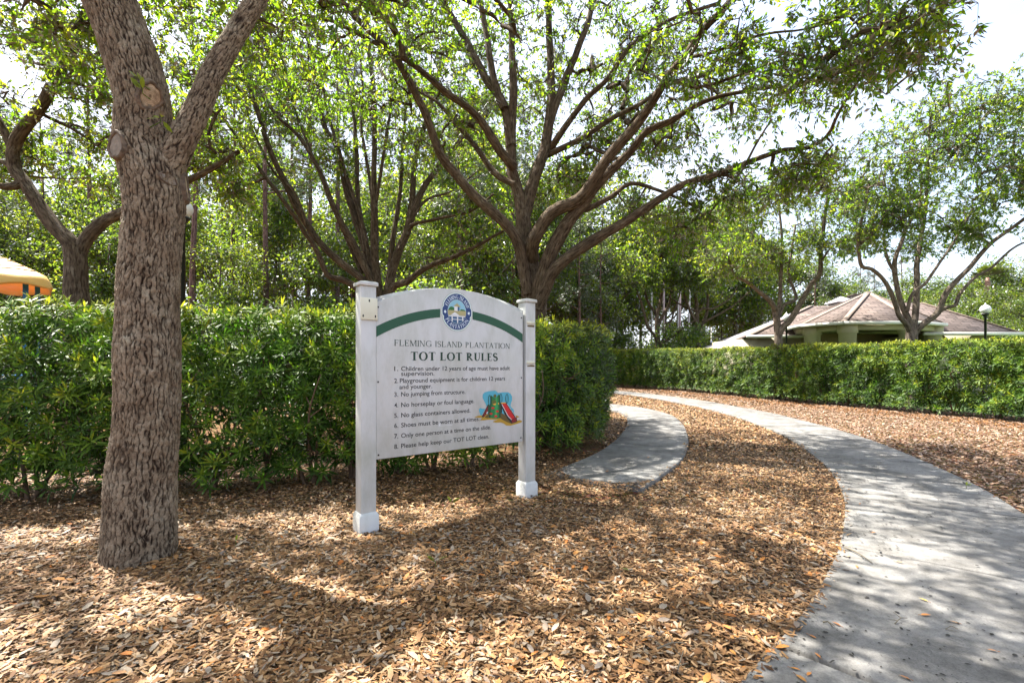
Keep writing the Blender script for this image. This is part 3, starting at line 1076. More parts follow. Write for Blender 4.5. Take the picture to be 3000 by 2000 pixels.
def plates(theta, v, ncell, ch, seed):
    """furrowed bark: theta in turns 0..1 (periodic), v metres along; returns 0 in furrows .. 1 on plates"""
    cy_ = np.c_[np.cos(theta * 6.2832), np.sin(theta * 6.2832)]
    nz = lambda a_, b_, k: vnoise(np.c_[cy_ * a_, v * b_], seed + k)
    wu = .7 * nz(1.6, 2.4, 0) + .35 * nz(5, 11, 1) + .25 * nz(14, 34, 20)
    wv = .6 * nz(2.0, 4.0, 2) + .35 * nz(10, 22, 3)

    def cells(nc, h_, sd, jit):
        u = theta * nc + wu
        w = v / h_ + wv + .5 * np.mod(np.floor(u), 2)
        iu, iv = np.floor(u).astype(int), np.floor(w).astype(int)
        z0 = np.zeros(len(u))
        f1, f2, idv, u1, w1, u2, w2 = z0 + 9.0, z0 + 9.0, z0.copy(), z0.copy(), z0.copy(), z0.copy(), z0.copy()
        for du in (-1, 0, 1):
            for dv in (-1, 0, 1):
                cu, cv = iu + du, iv + dv
                cm = np.mod(cu, nc)
                pu = cu + .5 + (_h(cm, cv, 0 * cu, sd + 5) - .5) * jit
                pv = cv + .5 + (_h(cm, cv, 0 * cu, sd + 6) - .5) * jit
                d = np.sqrt((u - pu) ** 2 + (.8 * (w - pv)) ** 2)
                nid = _h(cm, cv, 0 * cu, sd + 9)
                c1 = d < f1
                c2 = (~c1) & (d < f2)
                f2 = np.where(c1, f1, np.where(c2, d, f2))
                u2, w2 = np.where(c1, u1, np.where(c2, pu, u2)), np.where(c1, w1, np.where(c2, pv, w2))
                u1, w1 = np.where(c1, pu, u1), np.where(c1, pv, w1)
                idv = np.where(c1, nid, idv)
                f1 = np.where(c1, d, f1)
        hor = np.abs(u2 - u1) / (np.abs(u2 - u1) + np.abs(w2 - w1) + 1e-6)
        return f2 - f1, idv, hor

    e1, id1, h1 = cells(ncell, ch, seed, .95)
    e2, id2, h2 = cells(int(ncell * 2.1), ch * .5, seed + 50, 1.0)
    wd = .26 + .16 * nz(3, 7, 8) + .12 * nz(14, 20, 9)
    sm_ = lambda x: x * x * (3 - 2 * x)
    a1 = sm_(np.clip(e1 / wd, 0, 1))
    dep1 = .30 + .70 * sm_(np.clip((h1 - .25) / .4, 0, 1))
    a2 = sm_(np.clip(e2 / .3, 0, 1))
    rough = nz(16, 46, 11) + .6 * nz(34, 90, 12)
    out = (1 - dep1 * (1 - a1)) * (.74 + .20 * a2 * h2 + .16 * rough)
    return np.clip(out, 0, 1.15), .6 * id1 + .4 * id2


def bark_tube(path, R, ns, step, ncell, ch, depth, seed, flare=None):
    """path: control (x,y,z), R control radii; dense displaced surface"""
    Q = catmull(np.c_[path, R], step)
    P, Rr = Q[:, :3], Q[:, 3]
    n = len(P)
    L = np.concatenate([[0], np.cumsum(np.linalg.norm(np.diff(P, axis=0), axis=1))])
    T = norm(np.gradient(P, axis=0))
    for _ in range(10):
        T[1:-1] = norm(T[:-2] + 2 * T[1:-1] + T[2:])
    N = np.zeros_like(P)
    v = np.array([0, -1.0, 0])
    for i_ in range(n):
        v = v - T[i_] * (v @ T[i_]); v /= np.linalg.norm(v); N[i_] = v
    B = np.cross(T, N)
    th = np.arange(ns) / ns
    TH = np.broadcast_to(th, (n, ns)).ravel()
    LV = np.broadcast_to(L[:, None], (n, ns)).ravel()
    pl, idv = plates(TH, LV, ncell, ch, seed)
    big = vnoise(np.c_[np.cos(TH * 6.283) * 1.2, np.sin(TH * 6.283) * 1.2, LV * 1.3], seed + 30)
    fin = vnoise(np.c_[np.cos(TH * 6.283) * 9, np.sin(TH * 6.283) * 9, LV * 40], seed + 31)
    rr = np.repeat(Rr, ns) * (1 + .045 * big) + depth * (pl - .6) + depth * .7 * (idv - .5) * pl + .0018 * fin
    if flare is not None:
        rr = rr * (1 + flare(TH, LV))
    c, s_ = np.cos(TH * 6.2831853), np.sin(TH * 6.2831853)
    V = np.repeat(P, ns, 0) + (np.repeat(N, ns, 0) * c[:, None] + np.repeat(B, ns, 0) * s_[:, None]) * rr[:, None]
    i0 = np.arange(n - 1)[:, None] * ns
    j0 = np.arange(ns)[None]
    a_, b_ = i0 + j0, i0 + (j0 + 1) % ns
    F = np.stack([a_, b_, b_ + ns, a_ + ns], -1).reshape(-1, 4)
    bark = np.c_[c * np.repeat(Rr, ns), s_ * np.repeat(Rr, ns), LV]
    return V, F, bark, pl * (.70 + .5 * idv), (P, Rr)


T0Y = 3.46
prof = [(1712, 285, 535), (1690, 288, 524), (1600, 299, 524), (1500, 308, 527), (1380, 317, 528), (1260, 335, 533), (1150, 339, 534), (1030, 337, 536), (915, 343, 532), (830, 344, 533),
        (700, 356, 541), (600, 363, 549), (510, 352, 545), (440, 334, 524), (380, 337, 511), (300, 341, 507), (190, 313, 483), (100, 284, 447), (0, 242, 408), (-160, 165, 325), (-330, 70, 215)]
tp = np.array([at((a_ + b_) / 2 - 4, y_, T0Y) for y_, a_, b_ in prof])
tr = np.array([(b_ - a_) / 2 / FPX * T0Y * .80 for y_, a_, b_ in prof])
tp[0, 2] = -0.06
oak = thing('oak_tree', 'large furrowed oak trunk standing in the foreground left of the sign', 'tree', (float(tp[1, 0]), T0Y, 0.0))
V, F, B, pl, sk0 = bark_tube(tp, tr, 290, .0098, 42, .058, .0155, 3,
                             flare=lambda th, l: .10 * np.exp(-l / .16) * (1 + .8 * np.sin(th * 6.283 * 4 + 1)))
wobj('trunk', V, F, M['bark_real'], oak, {'bark': B, 'plate': pl}, True)
lp = np.array([at(478, 492, T0Y), at(512, 446, T0Y + .01), at(545, 385, T0Y + .03), at(588, 300, T0Y + .08), at(622, 220, T0Y + .15), at(684, 112, T0Y + .25), at(752, 0, T0Y + .35), at(830, -150, T0Y + .5), at(900, -330, T0Y + .7)])
lr = np.array([58, 48, 42, 38, 36, 35, 34, 32, 28]) / FPX * T0Y * .84
V, F, B, pl, sk1 = bark_tube(lp, lr, 130, .010, 20, .050, .011, 13)
wobj('limb', V, F, M['bark_real'], oak, {'bark': B, 'plate': pl}, True)

# sawn branch scars
def scarmat():
    m, t, b, o = newmat('sawn_wood')
    tc = nd(t, 'TexCoord')
    n = nd(t, 'TexNoise', ins={'Scale': 30.0, 'Detail': 6.0})
    w = nd(t, 'TexNoise', ins={'Scale': 9.0, 'Detail': 4.0})
    for q_ in (w, n):
        t.links.new(tc.outputs['Object'], q_.inputs['Vector'])
    r = ramp(t, [(0.3, (.34, .23, .14)), (0.5, (.50, .38, .25)), (0.7, (.58, .48, .35))])
    t.links.new(w.outputs[0], r.inputs[0])
    ra = nd(t, 'Attribute', attribute_name='rad')
    mu = nd(t, 'Math', operation='MULTIPLY_ADD', ins={1: 44.0})
    t.links.new(ra.outputs['Fac'], mu.inputs[0])
    nm = nd(t, 'Math', operation='MULTIPLY', ins={1: 9.0})
    t.links.new(w.outputs[0], nm.inputs[0]); t.links.new(nm.outputs[0], mu.inputs[2])
    sn = nd(t, 'Math', operation='SINE')
    t.links.new(mu.outputs[0], sn.inputs[0])
    rg_ = ramp(t, [(0.0, (.72, .68, .62)), (0.6, (1, 1, 1))])
    t.links.new(sn.outputs[0], rg_.inputs[0])
    rc_ = ramp(t, [(0.03, (.30, .24, .2)), (0.16, (1, 1, 1)), (0.86, (1, 1, 1)), (0.97, (.6, .45, .34))])
    t.links.new(ra.outputs['Fac'], rc_.inputs[0])
    m1_ = nd(t, 'MixRGB', blend_type='MULTIPLY', ins={0: 1.0}); m2_ = nd(t, 'MixRGB', blend_type='MULTIPLY', ins={0: 1.0})
    t.links.new(r.outputs[0], m1_.inputs[1]); t.links.new(rg_.outputs[0], m1_.inputs[2])
    t.links.new(m1_.outputs[0], m2_.inputs[1]); t.links.new(rc_.outputs[0], m2_.inputs[2])
    r = m2_
    r2 = ramp(t, [(0.35, (.45, .4, .36)), (0.6, (1, 1, 1))])
    t.links.new(n.outputs[0], r2.inputs[0])
    mx = nd(t, 'MixRGB', blend_type='MULTIPLY', ins={0: 0.85})
    t.links.new(r.outputs[0], mx.inputs[1]); t.links.new(r2.outputs[0], mx.inputs[2])
    t.links.new(mx.outputs[0], b.inputs['Base Color'])
    b.inputs['Roughness'].default_value = 0.9
    return m


M['sawn'] = scarmat()
M['callus'] = plain('callus_bark', (.125, .088, .06), 0.9, 0.55, 34, bump=1.0, bscale=55)


M['oldscar'] = plain('weathered_scar', (.23, .19, .15), 0.9, 0.35, 26, bump=.5, bscale=60)


def trunk_at(py):
    ys = np.array([p[0] for p in prof])[::-1]
    l_ = np.interp(py, ys, np.array([p[1] for p in prof])[::-1]); r_ = np.interp(py, ys, np.array([p[2] for p in prof])[::-1])
    return at((l_ + r_) / 2 - 4, py, T0Y), (r_ - l_) / 2 / FPX * T0Y * .80


def scar(py, ang, out, tilt, rx, rz, stub, roll=0.0, label=None, lip=1.18, mat='sawn', yaw=0.0):
    """oval cut face on a short stub with a raised bark collar; ang = direction round the trunk in degrees"""
    c, R_ = trunk_at(py)
    a0 = math.radians(ang)
    c = c + (R_ + out) * np.array([math.cos(a0), math.sin(a0), 0])
    a0 += math.radians(yaw)
    n_ = norm(np.array([math.cos(a0), math.sin(a0), tilt]))
    x_ = norm(np.cross([0, 0, 1.0], n_)); z_ = np.cross(n_, x_)
    x_, z_ = x_ * np.cos(roll) + z_ * np.sin(roll), z_ * np.cos(roll) - x_ * np.sin(roll)
    k = 36
    t_ = np.linspace(0, 2 * np.pi, k, endpoint=False)
    wob = 1 + .06 * np.sin(t_ * 3 + py) + .04 * np.sin(t_ * 7 + py) + .02 * np.sin(t_ * 13)
    rg = lambda s_, d: c + (np.cos(t_) * wob * rx * s_)[:, None] * x_ + (np.sin(t_) * wob * rz * s_)[:, None] * z_ + n_ * d
    mb = MB()
    mb.loft([rg(lip * 1.3, -stub), rg(lip * 1.2, -stub * .45), rg(lip * 1.08, .002), rg(lip * .99, .010), rg(.97, .004), rg(.95, -.006)], cap=False)
    V = np.concatenate(mb.v)
    o = wobj('branch_collar', V, [np.array(f) for f in mb.f.values()], M['callus'], oak, None, True)
    V = np.vstack([c[None] - n_ * .004, rg(.5, .001), rg(.97, -.002)])
    F3 = [(0, 1 + i_, 1 + (i_ + 1) % k) for i_ in range(k)]
    F4 = [(1 + i_, 1 + k + i_, 1 + k + (i_ + 1) % k, 1 + (i_ + 1) % k) for i_ in range(k)]
    f = wobj('cut_face', V, [np.array(F3), np.array(F4)], M[mat], o, {'rad': np.r_[0.0, np.full(k, .5), np.full(k, .97)]})
    if label:
        f['label'] = label


scar(309, -40, .020, -.22, .058, .082, .06, -.28, 'pale oval saw cut with brown rim')
scar(462, -108, .018, .02, .056, .078, .10, 0.0, 'old weathered round cut on a knob', 1.15, 'oldscar', yaw=4)
scar(537, -26, .006, .05, .056, .038, .03, -.3, 'small healed whitish scar', 1.02, 'oldscar')
scar(538, 20, .020, .10, .045, .100, .06, 0, 'narrow tall saw cut on the right edge', 1.1, yaw=0)
# sprouts beside the upper scar
rs = np.random.default_rng(2)
for (px, py, k) in ((410, 238, 5), (418, 266, 4), (472, 348, 4)):
    c = at(px, py, T0Y - .20)
    D = norm(rdirs(k, rs) + np.array([0, -.6, .35]))
    V, F, va = leaves6(np.tile(c, (k, 1)) + D * .015, D, norm(rdirs(k, rs) + np.array([0, -.4, .9])), rs.uniform(.06, .09, k), rs.uniform(.022, .034, k), rs.uniform(.7, .9, k), .08)
    o = wobj('sprout', V, F, M['leaf_bright'], oak, {'var': va})
    st = np.array([at(440, py + 25, T0Y - .13), c - np.array([0, 0, .02]), c + np.array([0, 0, .03])])
    Vs, Fs, Bs_ = tubes([(st, np.array([.004, .003, .002]))], 5)
    wobj('sprout_stalk', Vs, Fs, M['leaf_bright'], o, {'var': np.full(len(Vs), .6)})

r0 = np.random.default_rng(31)
top = sk0[0][-1]
ext = [(sk0[0], sk0[1]), (sk1[0], sk1[1])]
up1 = catmull(np.array([top - [0, 0, .1], top + [-.35, -.1, .7], top + [-.6, -.5, 1.5], top + [-.7, -1.0, 2.3]]), .12)
up2 = catmull(np.array([top - [0, 0, .15], top + [-.1, .5, .8], top + [-.2, 1.1, 1.7], top + [-.1, 1.6, 2.5]]), .12)
e1 = sk1[0][-1]
up3 = catmull(np.array([e1 - [0, 0, .05], e1 + [.5, -.2, .5], e1 + [1.1, -.6, 1.0], e1 + [1.7, -1.1, 1.5]]), .12)
up4 = catmull(np.array([e1 - [0, 0, .05], e1 + [.3, .5, .7], e1 + [.5, 1.0, 1.5]]), .12)
hi = [(up1, np.linspace(.15, .05, len(up1))), (up2, np.linspace(.14, .05, len(up2))), (up3, np.linspace(.09, .03, len(up3))), (up4, np.linspace(.08, .03, len(up4)))]
for l_ in hi:
    V, F, B = tubes([l_], 12)
    wobj('limb', V, F, M['bark_oak'], oak, {'bark': B}, True)
tg = np.vstack([ell(230, (-3.2, 2.6, 6.4), (2.4, 2.4, 1.1), r0), ell(150, (-.6, 3.0, 6.2), (1.9, 1.8, .9), r0), ell(210, (-2.6, 5.2, 5.9), (2.2, 1.3, .8), r0),
                ell(300, (-5.4, 4.0, 6.3), (2.2, 2.0, .9), r0), ell(42, at(130, 60, 4.6), (1.2, .8, .5), r0), ell(30, at(830, 40, 4.4), (.6, .6, .35), r0)])
br = grow(hi + ext, tg, r0, start=.72)
V, F, B = tubes(br, 5)
wobj('branches', V, F, M['bark_oak'], oak, {'bark': B}, True)['kind'] = 'stuff'
(V, F, v_), tws = sprays(tg, r0, n=36, K=3, twL=.30, L=(.065, .105), var=(.3, .9))
wobj('crown', V, F, M['leaf_oak'], oak, {'var': v_})['kind'] = 'stuff'
V, F, B = tubes(tws, 3)
wobj('twigs', V, F, M['twig'], oak)['kind'] = 'stuff'

# ------------------------------------------------------------------ the spreading oak behind the sign
Yc = 8.5
LM = [
    limb([(1562, 1068 + 230), (1562, 1010), (1563, 930), (1565, 880), (1558, 830), (1545, 760), (1536, 705), (1532, 620)], 124, 42, (Yc, Yc), wob=.006, pw=1.0),
    limb([(1548, 860), (1530, 770), (1520, 712), (1478, 655), (1389, 574), (1331, 505), (1291, 453), (1251, 344), (1217, 275), (1171, 189), (1113, 120), (1021, 29), (960, -60)], 42, 19, (8.35, 7.3)),
    limb([(1533, 650), (1521, 574), (1498, 488), (1498, 402), (1504, 247), (1495, 0), (1490, -120)], 44, 16, (8.5, 8.8)),
    limb([(1498, 430), (1475, 304), (1423, 230), (1377, 138), (1297, 0), (1260, -90)], 34, 16, (8.6, 9.4)),
    limb([(1478, 320), (1452, 252), (1417, 57), (1395, -60)], 28, 16, (8.65, 8.9)),
    limb([(1506, 490), (1469, 448), (1395, 339), (1308, 270), (1217, 195), (1148, 155), (1056, 103), (975, 63), (901, 49), (815, 52)], 32, 9, (8.5, 6.8)),
    limb([(1512, 540), (1481, 528), (1446, 505), (1389, 425), (1349, 373), (1274, 293), (1240, 275), (1180, 210)], 24, 9, (8.5, 9.4)),
    limb([(1532, 640), (1550, 574), (1572, 505), (1595, 436), (1613, 321), (1613, 218), (1607, 0), (1600, -100)], 46, 18, (8.5, 9.3)),
    limb([(1604, 380), (1630, 300), (1653, 242), (1691, 147), (1723, 64), (1745, -60)], 30, 16, (8.95, 9.0)),
    limb([(1600, 455), (1634, 440), (1711, 402), (1787, 351), (1883, 300), (1959, 249), (2074, 217), (2180, 150)], 22, 10, (8.9, 8.0)),
    limb([(1612, 440), (1640, 395), (1711, 300), (1781, 230), (1845, 140), (1908, 89), (1985, 48), (2100, 13)], 24, 12, (8.9, 7.6)),
    limb([(1560, 760), (1556, 730), (1564, 702), (1615, 625), (1691, 587), (1736, 530), (1793, 447), (1857, 376), (1908, 306), (1959, 223), (2010, 166), (2055, 96), (2106, 45), (2157, -10), (2230, -90)], 48, 24, (8.4, 6.3)),
    limb([(1572, 872), (1583, 829), (1608, 753), (1659, 657), (1711, 593), (1755, 536), (1844, 447), (1896, 383), (1959, 357), (2060, 300), (2200, 262), (2320, 250)], 58, 10, (8.4, 7.0)),
    limb([(1574, 900), (1600, 835), (1628, 785), (1691, 734), (1768, 689), (1857, 632), (1947, 574), (2010, 536), (2106, 510), (2202, 472), (2300, 440), (2368, 434), (2419, 402), (2444, 351), (2483, 287), (2530, 215)], 48, 11, (8.35, 6.2)),
    limb([(1712, 615), (1790, 580), (1851, 536), (1940, 561), (2010, 590)], 22, 9, (8.1, 8.0)),
    limb([(2110, 508), (2160, 520), (2175, 500), (2210, 430), (2260, 350)], 14, 6, (7.2, 6.9)),
    limb([(2010, 170), (2100, 150), (2210, 105), (2330, 90), (2450, 60)], 14, 7, (6.9, 5.4)),
    limb([(1955, 230), (2050, 255), (2160, 225), (2290, 180), (2420, 170)], 14, 7, (7.1, 5.8)),
]
LM = [LM[0]] + [(P_, R_ * .88) for P_, R_ in LM[1:]]
r1 = np.random.default_rng(41)
E_ = lambda n, px, py, Y, rad: ell(n, at(px, py, Y), rad, r1)
tg = np.vstack([E_(360, 1520, 40, 8.8, (3.8, 3.0, 1.6)), E_(125, 2080, 230, 7.6, (1.9, 1.8, 1.0)), E_(125, 2330, 150, 6.2, (1.5, 1.2, .75)), E_(110, 2560, 140, 5.3, (.9, .8, .42)),
                E_(80, 2180, 590, 7.6, (1.2, 1.0, .42)), E_(60, 2330, 480, 6.8, (.9, .8, .45)), E_(200, 1030, 120, 7.8, (1.9, 1.7, .9)), E_(90, 1300, 380, 9.6, (1.6, 1.4, .8)),
                E_(110, 1830, 400, 8.8, (1.3, 1.4, .75)), E_(170, 1600, -330, 7.4, (4.2, 3.2, 1.2)), E_(45, 1900, -250, 5.2, (2.6, 1.6, .8)), E_(60, 1650, 560, 9.2, (1.0, .8, .5)),
                ell(190, (.2, 5.1, 6.7), (2.2, 1.5, .8), r1), ell(90, (2.6, 5.0, 6.6), (1.5, 1.2, .7), r1), E_(270, 1560, 200, 10.4, (3.0, 1.6, 1.4)), E_(120, 1900, 250, 10.0, (1.6, 1.4, 1.0)), E_(35, 2300, -20, 6.0, (2.0, 1.2, .6)), E_(60, 1950, 640, 8.2, (.8, .8, .3))])
build_tree('oak_tree', 'wide spreading oak with many limbs rising behind the sign', 'tree', (at(1562, 1068, Yc)[0], Yc, 0), LM, tg, r1,
           dict(n=40, L=(.068, .112), var=(.2, .9)), tw=3, sides=12, twL=.32, rk=.0052)

# hanging moss on the diagonal limb
for (px, py, Y) in ((2110, 70, 6.75), (2090, 100, 6.75), (1640, 150, 9.0), (1430, 300, 8.7), (1120, 190, 7.6)):
    n = 90
    c = at(px, py, Y)
    C = c + r1.normal(size=(n, 3)) * np.array([.07, .07, .05])
    D = norm(rdirs(n, r1) * .7 + np.array([0, 0, -.9]))
    V, F, va = leaves4(C, D, rdirs(n, r1), r1.uniform(.10, .26, n), .006, r1.random(n))
    o = obj('hanging_moss', mesh_np('hanging_moss', V - c, F, M['moss'], {'var': va}), None, tuple(c))
    side = {2110: 'highest on the thick right diagonal limb', 2090: 'just below another tuft on the right diagonal limb', 1640: 'on an upright limb of the middle oak', 1430: 'on a forked limb of the middle oak', 1120: 'on the long left limb of the middle oak'}[px]
    tag(o, 'grey tuft of hanging moss ' + side, 'moss', 'tufts of hanging moss')

# ------------------------------------------------------------------ the many-stemmed tree left of the sign
Y2 = 12.0
LM = [
    limb([(1118, 1068 + 163), (1118, 1000), (1112, 900), (1104, 830), (1098, 760), (1096, 631), (1096, 459), (1096, 287), (1090, 218), (1080, 143), (1075, 60)], 80, 14, (Y2, Y2), wob=.01, pw=3.2),
    limb([(1128, 900), (1140, 840), (1153, 775), (1199, 660), (1228, 574), (1274, 505), (1320, 448), (1370, 380)], 34, 12, (Y2, 12.6)),
    limb([(1106, 860), (1090, 804), (1067, 718), (1021, 574), (987, 430), (952, 373), (930, 250), (915, 150)], 30, 12, (Y2, 12.8)),
    limb([(1104, 880), (1056, 815), (947, 723), (872, 614), (832, 528), (786, 430), (757, 333), (729, 258), (706, 189), (695, 90), (690, 0)], 27, 13, (Y2, 10.4)),
    limb([(1100, 890), (1021, 827), (958, 804), (930, 735), (889, 677), (849, 614), (757, 488), (700, 413), (650, 340)], 22, 10, (Y2, 10.8)),
    limb([(1100, 870), (1079, 804), (1021, 689), (975, 603), (930, 488), (872, 396), (815, 344), (760, 270)], 26, 10, (Y2, 11.2)),
    limb([(1128, 900), (1153, 838), (1188, 827), (1245, 786), (1331, 752), (1389, 723), (1475, 677)], 26, 9, (Y2, 11.4)),
    limb([(1204, 665), (1217, 655), (1303, 637), (1377, 620), (1446, 568)], 12, 6, (12.2, 11.6)),
    limb([(1190, 690), (1205, 608), (1217, 459), (1251, 344), (1280, 230), (1300, 140)], 22, 10, (12.2, 13)),
    limb([(1075, 740), (1050, 600), (1045, 430), (1030, 300), (1010, 200)], 18, 8, (12.1, 12.9)),
    limb([(1140, 820), (1150, 700), (1172, 560), (1180, 420), (1190, 300)], 18, 7, (12.1, 12.8)),
    limb([(1085, 780), (1060, 650), (1010, 500), (960, 330), (940, 200), (925, 100)], 14, 6, (12.0, 12.4)),
    limb([(1060, 800), (990, 640), (950, 540), (900, 420), (850, 280), (830, 180)], 13, 6, (12.0, 11.6)),
    limb([(1098, 640), (1080, 500), (1060, 380), (1062, 250), (1050, 120)], 12, 6, (12.0, 12.6)),
    limb([(1100, 600), (1120, 480), (1140, 350), (1150, 220), (1170, 100)], 12, 6, (12.0, 11.6)),
    limb([(1170, 730), (1220, 620), (1260, 580), (1320, 560), (1400, 500)], 12, 5, (12.1, 12.8)),
    limb([(900, 660), (860, 560), (800, 500), (740, 380), (720, 300)], 11, 5, (11.2, 11.6)),
]
r2 = np.random.default_rng(51)
E_ = lambda n, px, py, Y, rad: ell(n, at(px, py, Y), rad, r2)
tg = np.vstack([E_(280, 1000, 200, 11.8, (3.4, 2.4, 1.7)), E_(140, 720, 230, 11.0, (1.6, 1.5, 1.5)), E_(110, 620, 430, 10.8, (1.1, 1.2, .9)), E_(170, 1250, 330, 13.2, (1.9, 1.6, 1.5)), E_(110, 860, 330, 12.4, (1.6, 1.4, 1.2)),
                E_(60, 940, 470, 12.4, (1.3, 1.2, .7)), E_(45, 1420, 600, 11.6, (.9, .8, .5)), E_(40, 640, 560, 10.6, (.7, .8, .35)), E_(60, 1080, 470, 13.0, (1.6, 1, .9)), E_(40, 1330, 720, 11.8, (.8, .7, .3))])
build_tree('oak_tree', 'many stemmed oak behind the left post of the sign', 'tree', (at(1118, 1068, Y2)[0], Y2, 0), LM, tg, r2,
           dict(n=36, L=(.09, .14), var=(.2, .9)), tw=2, sides=9, twL=.42)

# ------------------------------------------------------------------ the oak by the play tower
Y3 = 8.0
LM = [
    limb([(228, 1068 + 245), (228, 1000), (226, 900), (224, 830), (224, 770), (218, 722)], 110, 78, (Y3, Y3), wob=.008),
    limb([(222, 770), (210, 715), (172, 676), (121, 606), (70, 530), (45, 498), (38, 434), (64, 383), (96, 345), (128, 300), (179, 191), (232, 118), (270, 20)], 62, 34, (Y3, 7.8)),
    limb([(228, 765), (240, 722), (274, 676), (312, 644), (357, 625), (430, 590), (520, 545), (610, 500), (700, 440)], 56, 16, (Y3, 8.2)),
    limb([(42, 470), (30, 420), (10, 370), (-30, 300), (-70, 200)], 34, 18, (7.9, 7.9)),
    limb([(75, 535), (40, 545), (-20, 540), (-90, 500)], 36, 20, (7.95, 7.6)),
    limb([(60, 515), (20, 480), (-40, 450), (-120, 380)], 26, 14, (7.9, 8.2)),
    limb([(180, 195), (230, 190), (300, 150), (360, 60)], 18, 10, (7.8, 8.3)),
]
r3 = np.random.default_rng(61)
E_ = lambda n, px, py, Y, rad: ell(n, at(px, py, Y), rad, r3)
tg = np.vstack([E_(230, 60, 110, 7.8, (1.8, 1.6, 1.3)), E_(110, 320, 330, 8.3, (1.1, 1.1, .8)), E_(90, 200, 420, 9.0, (1.2, 1.0, .45)), E_(90, 560, 200, 8.2, (1.1, 1.2, .9)),
                E_(50, 640, 470, 8.4, (.6, .7, .35)), E_(80, -200, 300, 7.8, (1.0, 1.3, 1.0)), E_(60, 330, -80, 7.8, (1.8, 1.4, .6)), E_(30, 150, 540, 8.8, (.9, .8, .3))])
build_tree('oak_tree', 'crooked oak behind the hedge beside the yellow play tower roof', 'tree', (at(228, 1068, Y3)[0], Y3, 0), LM, tg, r3,
           dict(n=36, L=(.072, .118), var=(.3, 1.0)), tw=2, sides=11)

# ------------------------------------------------------------------ oaks behind the long hedge
YR = 19.6
LM = [
    limb([(2281, 1168), (2281, 1080), (2280, 1003), (2276, 944), (2270, 900)], 34, 22, (YR, YR), wob=.01),
    limb([(2272, 915), (2262, 890), (2229, 858), (2186, 823), (2158, 811), (2143, 784), (2128, 740)], 18, 8, (YR, 18.6)),
    limb([(2281, 985), (2290, 962), (2315, 936), (2346, 886), (2377, 831), (2401, 800), (2406, 733), (2416, 640), (2425, 574), (2444, 478)], 22, 8, (YR, 18.8)),
    limb([(2276, 925), (2285, 880), (2287, 819), (2291, 768), (2290, 690), (2282, 600)], 15, 7, (YR, 19.8)),
    limb([(2283, 925), (2296, 894), (2330, 878), (2328, 850), (2310, 803), (2318, 740), (2330, 660)], 13, 6, (YR, 20.2)),
    limb([(2403, 770), (2440, 720), (2490, 700), (2530, 690)], 8, 4, (18.9, 18.2)),
]
r4 = np.random.default_rng(71)
E_ = lambda n, px, py, Y, rad: ell(n, at(px, py, Y), rad, r4)
tg = np.vstack([E_(260, 2290, 640, 19.4, (3.0, 2.6, 1.9)), E_(110, 2150, 740, 18.8, (1.4, 1.4, .9)), E_(110, 2420, 600, 19, (1.4, 1.6, 1.8)), E_(60, 2480, 720, 18.6, (1.0, 1.0, .6)), E_(60, 2300, 760, 19.8, (1.6, 1.2, .6))])
build_tree('oak_tree', 'slim forked oak behind the long hedge in front of the left roof wing', 'tree', (at(2281, 1068, YR)[0], YR, 0), LM, tg, r4,
           dict(n=48, L=(.105, .165), var=(.45, 1.0)), mats=('bark_far', 'leaf_oak'), tw=2, sides=9, rk=.006, twL=.5, rmin=.008)

YQ = 16.4
LM = [
    limb([(2672, 1187), (2672, 1080), (2671, 1000), (2672, 952), (2672, 938)], 52, 36, (YQ, YQ), wob=.01),
    limb([(2668, 975), (2655, 948), (2635, 925), (2616, 870), (2588, 819), (2553, 788), (2526, 780), (2518, 745), (2515, 689), (2534, 600), (2545, 540)], 20, 9, (YQ, 15.4)),
    limb([(2670, 965), (2661, 935), (2639, 886), (2624, 819), (2620, 780), (2629, 740), (2661, 657), (2693, 612), (2700, 520)], 24, 9, (YQ, 16.0)),
    limb([(2674, 965), (2680, 935), (2684, 890), (2686, 819), (2686, 780), (2700, 690), (2712, 600), (2720, 450), (2725, 350)], 24, 9, (YQ, 16.8)),
    limb([(2658, 912), (2664, 885), (2675, 858), (2706, 835), (2745, 780), (2800, 700), (2850, 610)], 13, 7, (16.2, 15.8)),
    limb([(2678, 978), (2700, 953), (2745, 917), (2768, 866), (2804, 819), (2843, 780), (2900, 715), (3000, 640), (3090, 560)], 24, 12, (YQ, 15.2)),
    limb([(2752, 912), (2775, 900), (2800, 893), (2811, 862), (2854, 815), (2898, 788), (2980, 720), (3080, 690)], 15, 7, (16.2, 15.6)),
    limb([(2624, 800), (2600, 760), (2590, 700), (2600, 630)], 12, 6, (16.1, 16.6)),
]
r5 = np.random.default_rng(81)
E_ = lambda n, px, py, Y, rad: ell(n, at(px, py, Y), rad, r5)
tg = np.vstack([E_(300, 2720, 500, 16.2, (3.0, 2.6, 2.0)), E_(110, 2560, 660, 15.6, (1.1, 1.3, .7)), E_(180, 2960, 560, 15.4, (1.6, 1.8, 1.5)), E_(90, 2760, 700, 16.4, (1.8, 1.3, .45)), E_(150, 2860, 350, 16.0, (1.9, 1.6, 1.4)),
                E_(60, 2600, 520, 15.4, (1.1, 1, 1.0)), E_(80, 3040, 380, 15.2, (1.0, 1.5, 1.5))])
build_tree('oak_tree', 'open crowned oak standing in front of the octagonal pavilion', 'tree', (at(2672, 1068, YQ)[0], YQ, 0), LM, tg, r5,
           dict(n=48, L=(.10, .155), var=(.3, .9)), mats=('bark_far', 'leaf_oak'), tw=2, sides=10, rk=.006, twL=.5, rmin=.008)

